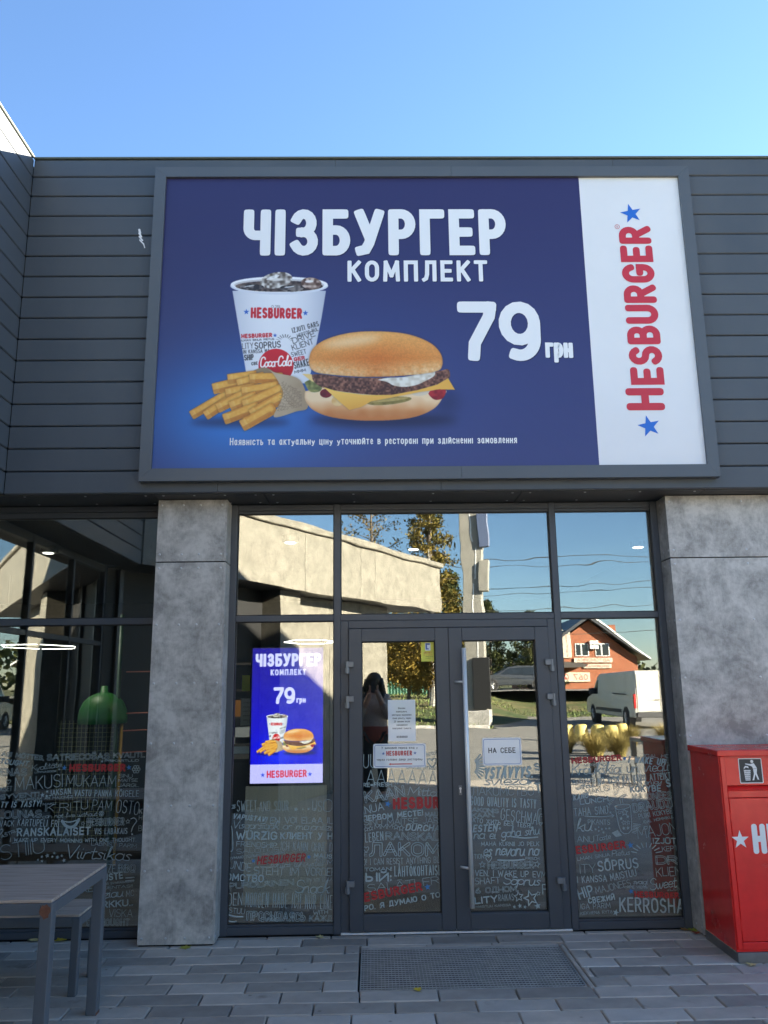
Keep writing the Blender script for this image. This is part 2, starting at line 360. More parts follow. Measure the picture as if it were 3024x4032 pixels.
WORD_OF = []
def text_strokes(s, x0, z0, x1, z1, h, wt, style='', gap=.10):
    """Lay a word out from baseline start to baseline end; gives the strokes (2-D lines) and their width."""
    t = wt*h if 'o' not in style else h*.17
    script = 's' in style
    items = []; tot = 0.; n = 0
    for ch in s:
        if ch == ' ': items.append(None); tot += .34; continue
        g = LOW.get(ch) if (script and ch in LOW) else G.get(ch) or G.get(ch.upper()) or LOW.get(ch)
        if g is None: continue
        items.append(g); tot += g[0]; n += 1
    Lb = math.hypot(x1-x0, z1-z0); ex, ez = (x1-x0)/Lb, (z1-z0)/Lb; nx, nz = -ez, ex
    gw = (t+gap*h) if not script else t*.2
    gw = min(gw, .5*Lb/max(1, len(items)))
    sx = max(.05*h, (Lb-t-(len(items)-1)*gw)/max(.1, tot))
    cur = t/2; out = []; WORD_OF.clear(); wi = 0; sl = .18 if 'i' in style or script else 0.
    for g in items:
        if g is None: cur += .34*sx+gw; wi += 1; continue
        jz = random.uniform(-.03, .03)*h if 'p' not in style else 0
        for st in g[1]:
            pts = []
            for u, v in (smooth_line(st) if script else st):
                V = v*(h-t)+t/2+jz; U = cur+u*sx+sl*v*h
                pts.append((x0+ex*U+nx*V, z0+ez*U+nz*V))
            out.append(pts); WORD_OF.append(wi)
        cur += g[0]*sx+gw
    return out, t

def letters(mb, s, x0, z0, x1, z1, h, wt, style='', y=0., to3=None, capn=2., eps=.00025):
    st, t = text_strokes(s, x0, z0, x1, z1, h, wt, style)
    to3 = to3 or (lambda p, k: (p[0], y-k*eps, p[1]))
    bag = mb if isinstance(mb, list) else None; wo = list(WORD_OF)
    for k, p in enumerate(st):
        if bag is not None:
            while len(bag) <= wo[k]: bag.append(MB())
            mb = bag[wo[k]]
        if 'o' in style:
            v, f = ribbon(p, t, 2., 4); lw = max(.055*h, .0022)
            if len(f)*2 == len(v):
                n = len(f); rings = [v[:n], v[n:]]
            else:
                n = (len(v)-10)//2
                rings = [v[:n]+[v[2*n+9-j] for j in range(5)]+v[n:2*n][::-1]+[v[2*n+4-j] for j in range(5)]]
            for rg in rings:
                v2, f2 = ribbon(rg, lw, closed=True)
                mb.add([to3(a, k % 4) for a in v2], f2)
            continue
        else:
            v, f = ribbon(p, t, capn)
        mb.add([to3(a, k % 4) for a in v], f)

def star_pts(cx, cz, r, rot=0., k=.4):
    return [(cx+(r if i % 2 == 0 else r*k)*math.sin(rot+math.pi*i/5), cz+(r if i % 2 == 0 else r*k)*math.cos(rot+math.pi*i/5)) for i in range(10)]
def star(mb, cx, cz, r, y, rot=0., to3=None):
    to3 = to3 or (lambda p: (p[0], y, p[1]))
    p = star_pts(cx, cz, r, rot); mb.add([to3((cx, cz))]+[to3(a) for a in p], [(0, 1+i, 1+(i+1) % 10) for i in range(10)])

def typeset(mb, s, cx, z, h, to3, width=None, bold=0.):
    """One centred line of plain print."""
    wt = .12+bold*2; nat = sum((.34 if c == ' ' else (G.get(c) or G.get(c.upper()) or (.4,))[0]) for c in s)*h*.82+(len(s)-1)*h*(wt+.13)
    wd = width or nat
    st, t = text_strokes(s, cx-wd/2, z, cx+wd/2, z, h, wt, 'p', .13)
    wo = list(WORD_OF); bag = mb if isinstance(mb, list) else None
    for k, p in enumerate(st):
        if bag is not None:
            while len(bag) <= wo[k]: bag.append(MB())
            mb = bag[wo[k]]
        v, f = ribbon(p, t, 3., 4); mb.add([(lambda q: (q[0], q[1]-.00004*(k % 5), q[2]))(to3(a_)) for a_ in v], f)
DECALS = {
 'A': (
  [('ASI MÕTTES.',-2.543,1.155,-2.252,1.121,.031,.05,'o'),('SATRIECOŠAS',-2.231,1.12,-1.806,1.125,.041,.05,'o'),('KVALITL',-1.778,1.131,-1.563,1.132,.034,.05,'o'),('TOUGHT.',-2.552,1.104,-2.344,1.081,.037,.2,'i'),
   ('PRIIKARTULID',-1.836,1.106,-1.604,1.105,.015,.16,''),('Kvalitāte',-2.327,1.051,-2.126,1.078,.041,.07,'s'),('HESBURGER',-2.074,1.044,-1.692,1.042,.051,.26,'r'),('ENAS',-2.541,1.023,-2.36,1.021,.051,.05,'o'),
   ('LÕYNASOOK',-2.305,1.038,-2.159,1.045,.013,.16,''),('MAKUSI',-2.432,.925,-2.109,.947,.087,.05,''),('MUKAAM',-2.089,.95,-1.75,.945,.074,.05,''),('SINU',-1.735,1.002,-1.641,1.001,.024,.1,''),
   ('MAITSE',-1.737,.972,-1.604,.974,.022,.12,''),('JÄRGI...',-1.735,.942,-1.595,.94,.022,.13,''),('AISET',-2.532,.923,-2.449,.925,.033,.09,''),('SYVENTI',-2.528,.873,-2.262,.889,.03,.06,'o'),
   ('JAKSAN',-2.196,.888,-2.05,.9,.04,.14,''),('VASTU PANNA',-2.028,.886,-1.774,.879,.043,.12,''),('KÕIGELE',-1.753,.879,-1.592,.876,.043,.12,''),('VISGARŠĪGĀK AR MAJONĒZI',-2.426,.858,-2.035,.876,.016,.14,''),
   ('TY IS TASTY!',-2.519,.817,-2.246,.823,.04,.18,'i'),('MAKU...',-2.236,.829,-2.132,.834,.017,.14,''),('IK',-2.216,.789,-2.157,.792,.046,.07,''),('RI',-2.119,.791,-2.043,.793,.053,.06,''),
   ('TU',-2.025,.793,-1.929,.802,.06,.06,''),('PAM',-1.904,.798,-1.772,.786,.066,.05,''),('OSTO',-1.743,.776,-1.589,.76,.086,.05,''),('LOUNAS',-2.53,.748,-2.237,.753,.049,.06,'o'),
   ('can not live without',-2.233,.747,-1.863,.758,.03,.09,'s'),('VACK',-2.512,.698,-2.416,.7,.039,.1,''),('KARTUPEĻI FRĪ',-2.395,.703,-2.118,.689,.046,.1,''),('HESBURGER',-1.932,.696,-1.68,.696,.049,.05,'o'),
   ('RANSKALAISET',-2.393,.634,-1.901,.637,.054,.2,''),('VIS LABĀKAIS',-1.877,.64,-1.656,.64,.039,.12,''),('AŠTRU',-2.492,.623,-2.389,.667,.023,.13,''),('I WAKE UP EVERY MORNING',-2.435,.603,-1.953,.589,.026,.16,''),
   ('WITH ONE THOUGHT.',-1.939,.592,-1.594,.59,.026,.16,''),('LÄBINIST PARIM',-1.893,.572,-1.589,.551,.025,.1,''),('STIIIU',-2.486,.487,-2.196,.534,.097,.035,''),('Viirtsikas',-2.069,.494,-1.622,.467,.087,.06,'s'),
   ('EZE',-1.796,.399,-1.721,.401,.051,.06,''),('BBQ',-1.704,.401,-1.591,.399,.051,.05,'o'),('USTE',-1.796,.345,-1.667,.362,.045,.2,''),('MS SVARABIAUSIA',-1.791,.323,-1.594,.339,.014,.14,''),
   ('LIENTAS!!!',-1.793,.297,-1.599,.307,.019,.13,''),('LIKE',-1.978,.265,-1.86,.286,.041,.1,''),('ziau',-1.793,.24,-1.658,.251,.063,.09,'s'),('MC',-1.641,.25,-1.59,.253,.038,.08,''),
   ('RKKU..',-1.796,.18,-1.593,.193,.044,.2,''),('I VISKA',-1.786,.127,-1.593,.124,.049,.06,''),('O THOUGHT',-1.891,.075,-1.61,.074,.043,.05,'o'),('K',-1.586,.767,-1.562,.767,.033,.2,''),
   ('H',-1.584,.727,-1.561,.727,.03,.1,''),('B',-1.584,.658,-1.558,.658,.036,.1,''),],
  [(-2.108,1.071,.019,'b'),(-1.669,1.067,.019,'b'),(-2.243,.896,.018,'w'),(-2.212,.919,.011,'w'),
   (-2.213,.889,.013,'w'),(-1.854,1.11,.01,'w'),(-2.142,1.062,.008,'w'),(-1.957,.71,.014,'o'),
   (-1.657,.719,.015,'o'),(-2.24,.486,.01,'w'),(-2.216,.505,.011,'w'),(-2.18,.511,.016,'w'),
   (-2.146,.504,.01,'w'),(-2.112,.501,.015,'w'),(-2.084,.51,.011,'w'),(-2.067,.481,.014,'w'),
   (-2.134,.527,.01,'w'),(-2.213,.478,.011,'w'),(-1.837,.772,.018,'f'),(-1.619,1.055,.028,'f'),
   (-2.479,.986,.017,'h'),(-2.506,.669,.021,'h'),],
  [([(-2.097,.728),(-2.071,.698),(-2.035,.688),(-2.005,.704),(-1.987,.737)],.0193),([(-2.097,.728),(-2.044,.721),(-1.987,.737)],.0074),([(-1.65,.365),(-1.596,.368)],.0089),([(-1.649,.347),(-1.596,.35)],.0089),
   ([(-1.637,.735),(-1.616,.741),(-1.598,.721),(-1.62,.688),(-1.629,.656)],.0059),([(-1.624,.639),(-1.623,.637)],.0104),],
 ),
 'B': (
  [('as',-.97,.787,-.934,.792,.05,.09,'s'),('SWEET',-.926,.77,-.791,.772,.072,.05,''),('AND SOUR',-.775,.771,-.577,.772,.066,.05,''),('US',-.418,.769,-.352,.765,.069,.05,''),
   ('O',-.345,.765,-.282,.761,.082,.05,''),('VAPUSTAV!',-.955,.727,-.724,.699,.036,.2,'i'),('EN VOI ELAA IL',-.701,.692,-.276,.686,.041,.1,''),('Visgaršīgāk ar majonēzi',-.956,.665,-.282,.64,.053,.07,'s'),
   ('WÜRZIG',-.928,.593,-.65,.589,.054,.18,''),('КЛИЕНТ У Н',-.63,.592,-.279,.584,.045,.18,''),('FRIENDSHIP',-.924,.55,-.652,.537,.034,.12,''),('ICH KANN OHNE D',-.626,.521,-.279,.507,.058,.06,''),
   ('SALOTOS',-.923,.504,-.635,.512,.031,.08,''),('ДУМАЮ ТОЛЬКО ОБ ОДНОМ',-.974,.468,-.599,.499,.017,.15,''),('HESBURGER',-.784,.435,-.461,.448,.054,.17,'ri'),('MAUS',-.406,.472,-.282,.461,.031,.18,''),
   ('WITH',-.406,.457,-.327,.434,.021,.1,''),('M',-.314,.428,-.275,.427,.031,.1,''),('UNDE',-.972,.416,-.825,.39,.052,.08,''),('STEHT IM',-.805,.374,-.503,.361,.049,.08,''),
   ('VORDER',-.461,.36,-.256,.354,.052,.08,''),('santos lyhvystes',-.696,.415,-.337,.419,.037,.08,'s'),('ОМСТВО...',-.989,.338,-.691,.321,.047,.18,''),('PUROLAINEN',-.965,.286,-.535,.304,.037,.05,'o'),
   ('EN VOI ELAA',-.451,.321,-.278,.324,.023,.1,''),('Snack',-.531,.256,-.298,.246,.084,.06,'s'),('DEN',-.972,.185,-.875,.183,.078,.05,''),('MORGEN HABE ICH NUR EINE',-.856,.174,-.281,.15,.09,.045,''),
   ('ISTUU',-.971,.143,-.858,.129,.033,.09,''),('ПРОСЫПАЯСЬ',-.844,.093,-.458,.081,.056,.05,'o'),('КАЖД',-.432,.081,-.278,.078,.036,.06,'o'),('SVAIGI',-.751,.083,-.625,.081,.028,.12,''),
   ('WITH',-.404,.119,-.307,.123,.027,.12,''),],
  [(-.807,.458,.016,'b'),(-.437,.477,.017,'b'),(-.527,.78,.015,'w'),(-.481,.78,.008,'w'),
   (-.441,.782,.009,'w'),(-.398,.782,.008,'w'),],
  [([(-.974,.134),(-.925,.118),(-.87,.115)],.0098),([(-.972,.095),(-.94,.086),(-.911,.088)],.0077),([(-.973,.671),(-.957,.671),(-.946,.535),(-.972,.52)],.0056),],
 ),
 'C1': (
  [('UUUU',-.07,1.042,.114,1.035,.091,.05,''),('RESIST',.368,1.112,.443,1.126,.022,.12,''),('KVALITEE',.23,1.028,.435,1.025,.02,.14,''),('AAAAAAA',-.05,.937,.437,.92,.095,.045,''),
   ('RE=FRESH...',-.071,.917,.154,.919,.028,.18,''),('KAAN',-.056,.813,.216,.854,.074,.05,'o'),('Mitta',.232,.858,.435,.851,.06,.08,'s'),('HESBUR',.131,.771,.449,.771,.077,.24,'r'),
   ('INUA',-.067,.739,.074,.767,.054,.1,''),('ПЕРВОМ МЕСТЕ!',-.072,.695,.338,.729,.039,.2,''),('MAU',.349,.719,.437,.722,.029,.06,'o'),('SINU MAITSE JÄR',-.067,.671,.441,.678,.039,.08,''),
   ('MMM',.005,.645,.129,.648,.031,.1,''),('DURCHA',.212,.633,.445,.624,.044,.2,'i'),('LEBEN',-.058,.564,.066,.572,.06,.1,''),('RANSKAL',.077,.576,.443,.566,.051,.06,'o'),
   ('ЛАКОМ',-.033,.477,.446,.469,.087,.05,'o'),('E',-.066,.477,-.043,.477,.024,.12,''),('O! I CAN RESIST ANYTHING BU',-.074,.42,.44,.426,.04,.08,''),('TOMAN!',-.064,.381,.12,.383,.024,.18,''),
   ('ЫЙ:',-.059,.315,.119,.317,.057,.2,''),('LÄHTÖKOHTAISE',.135,.345,.448,.35,.065,.1,''),('SALĀTI FR',-.045,.253,.436,.297,.047,.07,''),('ESBURGER',-.065,.192,.323,.257,.058,.24,'r'),
   ('PO. Я ДУМАЮ О ТО',-.066,.136,.439,.212,.036,.2,''),],
  [(.097,.806,.023,'b'),(.354,.278,.022,'b'),(-.052,.646,.017,'o'),(-.021,.651,.017,'o'),
   (.15,.658,.018,'o'),(.186,.65,.021,'o'),(.404,1.073,.036,'h'),(-.053,.52,.021,'h'),
   ],
  [],
 ),
 'C2': (
  [('YSTÄVYYS.',.754,.956,1.096,.961,.078,.18,'i'),('svieza',.757,.914,1.068,.916,.075,.08,'s'),('ЛАКОМСТВО',.671,.852,1.095,.846,.058,.06,''),('GOOD QUALITY IS TASTY',.658,.788,1.107,.762,.061,.1,''),
   ('AKONIS',.667,.748,.849,.736,.028,.06,'o'),('KAAN.',.666,.709,.822,.712,.029,.06,'o'),('GESCHMAC',.858,.692,1.143,.653,.077,.06,''),('КТО ЖИТЬ БЕЗ ТЕБЯ!',.67,.68,1.064,.637,.031,.15,''),
   ('ESTEN',.668,.616,.834,.619,.049,.2,'i'),('gaha sinu',.858,.579,1.124,.595,.068,.09,'s'),('na ei',.671,.572,.827,.57,.068,.09,'s'),('MAHA KURNII JO PELK',.721,.528,1.115,.522,.029,.14,''),
   ('es nevaru no',.729,.465,1.111,.459,.087,.1,'s'),('TION',.672,.447,.739,.45,.031,.1,''),('FRISCH',1.017,.437,1.11,.435,.019,.14,''),('HESBURGER',.762,.383,1.071,.383,.046,.06,'o'),
   ('VEN. I WAKE UP EVM',.673,.341,1.15,.324,.04,.12,''),('SHAFT',.671,.289,.84,.291,.042,.09,''),('Sõprus',.856,.286,1.111,.273,.071,.09,'s'),('6 ОДНОМ.',.674,.232,.961,.242,.036,.06,'o'),
   ('LITY',.667,.166,.82,.178,.045,.2,''),('RAIKAS',.826,.183,.928,.186,.042,.07,''),('S',1.109,1.006,1.152,1.011,.05,.2,''),('T',1.107,.861,1.154,.865,.07,.18,''),
   ('G',1.112,.663,1.159,.663,.098,.05,''),('F',1.119,.22,1.155,.22,.066,.1,''),('MAISTUU KANSSA',.671,.143,.906,.153,.015,.12,''),],
  [(.725,.412,.021,'o'),(1.093,.409,.021,'o'),(.853,.638,.012,'w'),(1.074,.639,.015,'w'),
   (1.074,.931,.015,'w'),(.96,.209,.031,'o'),(1.041,.198,.046,'o'),(1.092,.226,.015,'o'),
   (1.084,.15,.024,'w'),(.77,.448,.023,'h'),(.929,.146,.013,'w'),(.999,.145,.013,'w'),
   (.965,.152,.016,'w'),],
  [([(.831,.439),(.919,.435),(1.007,.439)],.0099),([(.926,.586),(1.019,.575),(1.107,.58)],.0088),([(.698,1.007),(.732,.964)],.0088),([(.703,1.014),(.747,.98)],.0088),
   ([(.708,1.023),(.757,.999)],.0088),([(.71,1.032),(.764,1.019)],.0088),([(.711,1.042),(.767,1.041)],.0088),([(.711,1.052),(.766,1.063)],.0088),
   ([(.709,1.061),(.761,1.084)],.0088),([(.706,1.069),(.751,1.103)],.0088),([(.701,1.077),(.738,1.119)],.0088),],
 ),
 'D': (
  [('HESBURGER',1.368,1.049,1.717,1.065,.042,.24,'r'),('I WAKE UP E',1.759,1.053,2.061,1.026,.046,.2,'i'),('AAAWWW',1.449,1.03,1.589,1.038,.017,.12,''),('IGAL HOI',1.876,1.082,2.055,1.079,.026,.1,''),
   ('Kraukšķīgi un viegli',1.363,.973,2.037,.994,.078,.06,'s'),('ALOTOS',1.363,.912,1.521,.933,.03,.12,''),('NO VISA KĀ VARU ATTEIKT',1.541,.911,2.047,.94,.046,.11,''),('without',1.386,.875,1.522,.896,.04,.09,'s'),
   ('MAKUSI MUKAAN',1.455,.843,1.844,.909,.037,.08,''),('enjoy',1.858,.905,1.983,.91,.037,.1,'s'),('S',2.01,.886,2.042,.889,.057,.2,''),('KANU',1.364,.808,1.468,.826,.037,.2,'i'),
   ('TAITELADA',1.601,.754,1.688,.874,.023,.1,''),('KOKYBĖ',1.758,.856,1.972,.86,.044,.2,''),('LUNCH',1.408,.78,1.605,.804,.035,.2,''),('MAJONEESI',1.768,.802,2.053,.815,.046,.05,'o'),
   ('TAHA SINU',1.364,.708,1.598,.721,.053,.09,''),('DRAUDZI',1.769,.724,2.052,.761,.06,.05,'o'),('PUIKI KOKYBĖ-',1.804,.685,2.055,.721,.033,.11,''),('IGAL HOMMIKUL',1.834,.655,2.045,.688,.02,.13,''),
   ('ku',1.369,.612,1.481,.61,.086,.07,'s'),('PIKANTS',1.453,.654,1.604,.651,.033,.1,''),('MAJON',1.787,.556,2.064,.588,.076,.045,''),('ANU',1.371,.543,1.487,.541,.041,.1,''),
   ('Taste',1.498,.547,1.605,.562,.039,.08,'s'),('ESBURGER',1.363,.466,1.702,.499,.052,.24,'r'),('IZJŪTI',1.886,.525,2.058,.523,.038,.18,''),('KEPT',1.945,.475,2.055,.48,.033,.1,''),
   ('LMAN SINUA',1.367,.425,1.589,.451,.023,.12,''),('Pietus',1.6,.45,1.727,.459,.039,.09,'s'),('ITY',1.38,.347,1.488,.349,.058,.05,''),('SÕPRUS',1.502,.354,1.779,.374,.068,.14,''),
   ('DRI',1.896,.395,2.061,.395,.055,.05,'o'),('KLIEN',1.893,.317,2.061,.324,.058,.06,''),('N KANSSA',1.338,.284,1.557,.293,.044,.12,''),('MAISTUU',1.582,.296,1.761,.325,.046,.11,''),
   ('HIP',1.366,.181,1.468,.211,.07,.14,''),('MAJONEES',1.479,.217,1.718,.265,.043,.07,''),('svaigi',1.729,.274,1.83,.27,.04,.11,'s'),('Sweet',1.841,.234,2.027,.251,.074,.07,'s'),
   ('APIE VIENĄ',1.686,.249,1.825,.247,.017,.13,''),('+LOV',1.955,.226,2.057,.237,.017,.12,''),('СВЕЖИЙ',1.423,.158,1.604,.177,.038,.2,''),('HESBURGER',1.733,.191,2.031,.18,.04,.26,'r'),
   ('IGA PARIM',1.369,.124,1.569,.13,.035,.09,''),('KERROSHA',1.626,.104,2.06,.087,.092,.12,''),('KIEKVIENĄ RYTĄ',1.366,.089,1.581,.098,.02,.12,''),],
  [(1.736,1.08,.016,'b'),(1.733,.518,.024,'b'),(1.714,.23,.019,'b'),(2.05,.207,.017,'b'),
   (1.612,.729,.01,'w'),(1.503,.623,.01,'w'),(1.525,.636,.008,'w'),(1.546,.624,.01,'w'),
   (1.574,.627,.009,'w'),(1.597,.628,.009,'w'),(1.524,.612,.008,'w'),(1.555,.602,.009,'w'),
   (1.846,.629,.013,'h'),(1.602,.101,.023,'w'),(1.673,.73,.013,'o'),(1.709,.729,.023,'o'),
   (1.682,.69,.014,'w'),(1.728,.701,.013,'w'),(1.699,.663,.016,'o'),(1.73,.663,.014,'o'),
   (1.696,.627,.014,'w'),(1.724,.628,.013,'w'),],
  [([(1.647,.76),(1.675,.607),(1.746,.613),(1.751,.772)],.0045),([(1.644,.767),(1.657,.75),(1.7,.75),(1.743,.762),(1.748,.776),(1.716,.781),(1.659,.775),(1.644,.767)],.0045),([(1.688,.78),(1.684,.825),(1.728,.846)],.0045),([(1.704,.781),(1.699,.819),(1.731,.836)],.0045),
   ([(1.435,.709),(1.541,.703),(1.633,.71)],.0045),([(1.616,.721),(1.634,.71),(1.62,.699)],.0045),([(1.902,.469),(1.938,.475)],.0067),([(1.894,.484),(1.926,.498)],.0067),
   ([(1.88,.496),(1.904,.516)],.0067),([(1.861,.503),(1.875,.528)],.0067),([(1.839,.506),(1.841,.532)],.0067),([(1.817,.504),(1.807,.529)],.0067),
   ([(1.797,.497),(1.776,.518)],.0067),([(1.78,.485),(1.751,.5)],.0067),([(1.77,.471),(1.735,.478)],.0067),([(1.614,.598),(1.654,.614)],.0045),
   ([(1.763,.656),(1.812,.648)],.0045),([(1.618,.594),(1.658,.609)],.0045),([(1.761,.646),(1.806,.639)],.0045),([(1.622,.59),(1.662,.604)],.0045),
   ([(1.759,.637),(1.799,.63)],.0045),([(1.626,.586),(1.666,.598)],.0045),([(1.757,.628),(1.793,.621)],.0045),([(1.63,.582),(1.669,.593)],.0045),
   ([(1.755,.619),(1.786,.612)],.0045),([(1.634,.578),(1.673,.588)],.0045),([(1.752,.609),(1.78,.602)],.0045),([(1.638,.574),(1.677,.582)],.0045),
   ([(1.75,.6),(1.774,.593)],.0045),],
 ),
}
# ---------------------------------------------------------------- printed artwork, worked out as an array
def vnoise(h, w_, cell, seed):
    r = np.random.default_rng(seed); gy, gx = int(h/cell)+3, int(w_/cell)+3
    g = r.random((gy, gx)); y = np.arange(h)/cell; x = np.arange(w_)/cell
    yi, xi = y.astype(int), x.astype(int); fy, fx = (y-yi)[:, None], (x-xi)[None]
    fy = fy*fy*(3-2*fy); fx = fx*fx*(3-2*fx)
    a = g[yi][:, xi]; b = g[yi][:, xi+1]; c = g[yi+1][:, xi]; d = g[yi+1][:, xi+1]
    return (a*(1-fx)+b*fx)*(1-fy)+(c*(1-fx)+d*fx)*fy
def blur(a, s):
    k = int(3*s)+1; x = np.arange(-k, k+1); g = np.exp(-x*x/(2*s*s)); g /= g.sum()
    p = np.pad(a, ((k, k), (0, 0)), 'edge'); o = sum(g[i]*p[i:i+a.shape[0]] for i in range(2*k+1))
    p = np.pad(o, ((0, 0), (k, k)), 'edge'); return sum(g[i]*p[:, i:i+a.shape[1]] for i in range(2*k+1))
class Canvas:
    def __init__(s, w_, h, T, ss=2):
        s.w, s.h, s.ss = w_*ss, h*ss, ss; s.a = np.zeros((s.h, s.w, 3)); s.T0 = T
        s.yy, s.xx = np.mgrid[0:s.h, 0:s.w]
    def T(s, p): q = s.T0(p); return (q[0]*s.ss, q[1]*s.ss)
    def mask(s, pts, smooth=False, out=None):
        if smooth: pts = smooth_line(list(pts)+[pts[0]], 6)[:-1]
        q = [s.T(p) for p in pts]; m = np.zeros((s.h, s.w), bool) if out is None else out
        x0 = max(0, int(min(p[0] for p in q))-1); x1 = min(s.w, int(max(p[0] for p in q))+2)
        y0 = max(0, int(min(p[1] for p in q))-1); y1 = min(s.h, int(max(p[1] for p in q))+2)
        if x1 <= x0 or y1 <= y0: return m
        X = s.xx[y0:y1, x0:x1]+.5; Yv = s.yy[y0:y1, x0:x1]+.5; mm = np.zeros(X.shape, bool)
        for (ax, ay), (bx, by) in zip(q, q[1:]+q[:1]):
            if ay == by: continue
            c = ((ay > Yv) != (by > Yv)) & (X < (bx-ax)*(Yv-ay)/(by-ay)+ax); mm ^= c
        m[y0:y1, x0:x1] |= mm; return m
    def ell(s, cx, cy, rx, ry, rot=0.):
        c_, s_ = math.cos(R(rot)), math.sin(R(rot))
        return s.mask([(cx+rx*math.cos(a)*c_-ry*math.sin(a)*s_, cy+rx*math.cos(a)*s_+ry*math.sin(a)*c_) for a in np.linspace(0, 2*math.pi, 40, endpoint=False)])
    def put(s, m, col, alpha=1.):
        col = np.asarray(col, float)
        if col.max() > 1.5: col = col/255.
        ys, xs = np.flatnonzero(m.any(1)), np.flatnonzero(m.any(0))
        if len(ys) == 0: return
        sl = (slice(ys[0], ys[-1]+1), slice(xs[0], xs[-1]+1)); mf = (m[sl].astype(float)*alpha)[..., None]
        s.a[sl] = s.a[sl]*(1-mf)+(col if col.ndim == 1 else col[sl])*mf
    def soft(s, m, sg):
        ys, xs = np.flatnonzero(m.any(1)), np.flatnonzero(m.any(0)); o = np.zeros((s.h, s.w))
        if len(ys) == 0: return o
        k = int(3*sg*s.ss)+2; sl = (slice(max(0, ys[0]-k), ys[-1]+k+1), slice(max(0, xs[0]-k), xs[-1]+k+1)); o[sl] = blur(m[sl].astype(float), sg*s.ss); return o
    def n(s, cell, seed): return vnoise(s.h, s.w, max(2., cell*s.ss), seed)
    def inv_y(s, y0, y1, x=800):      # 0..1 between two art heights
        a, b = s.T((x, y0))[1], s.T((x, y1))[1]; return np.clip((s.yy-a)/(b-a), 0, 1)
    def inv_x(s, x0, x1, y=600):
        a, b = s.T((x0, y))[0], s.T((x1, y))[0]; return np.clip((s.xx-a)/(b-a), 0, 1)
    def words(s, txt, x0, y0, x1, y1, h, wt, col, style='p', alpha=1.):
        st, t = text_strokes(txt, x0, -y0, x1, -y1, h, wt, style)
        m = np.zeros((s.h, s.w), bool)
        for p in st:
            v, f = ribbon(p, t, 2., 4)
            for q in f: s.mask([(v[i][0], -v[i][1]) for i in q], out=m)
        s.put(m, col, alpha)
    def result(s):
        k = s.ss; return s.a.reshape(s.h//k, k, s.w//k, k, 3).mean((1, 3))
def mix(a, b, t):
    a = np.asarray(a, float)/255; b = np.asarray(b, float)/255; t = np.asarray(t)[..., None]; return a*(1-t)+b*t

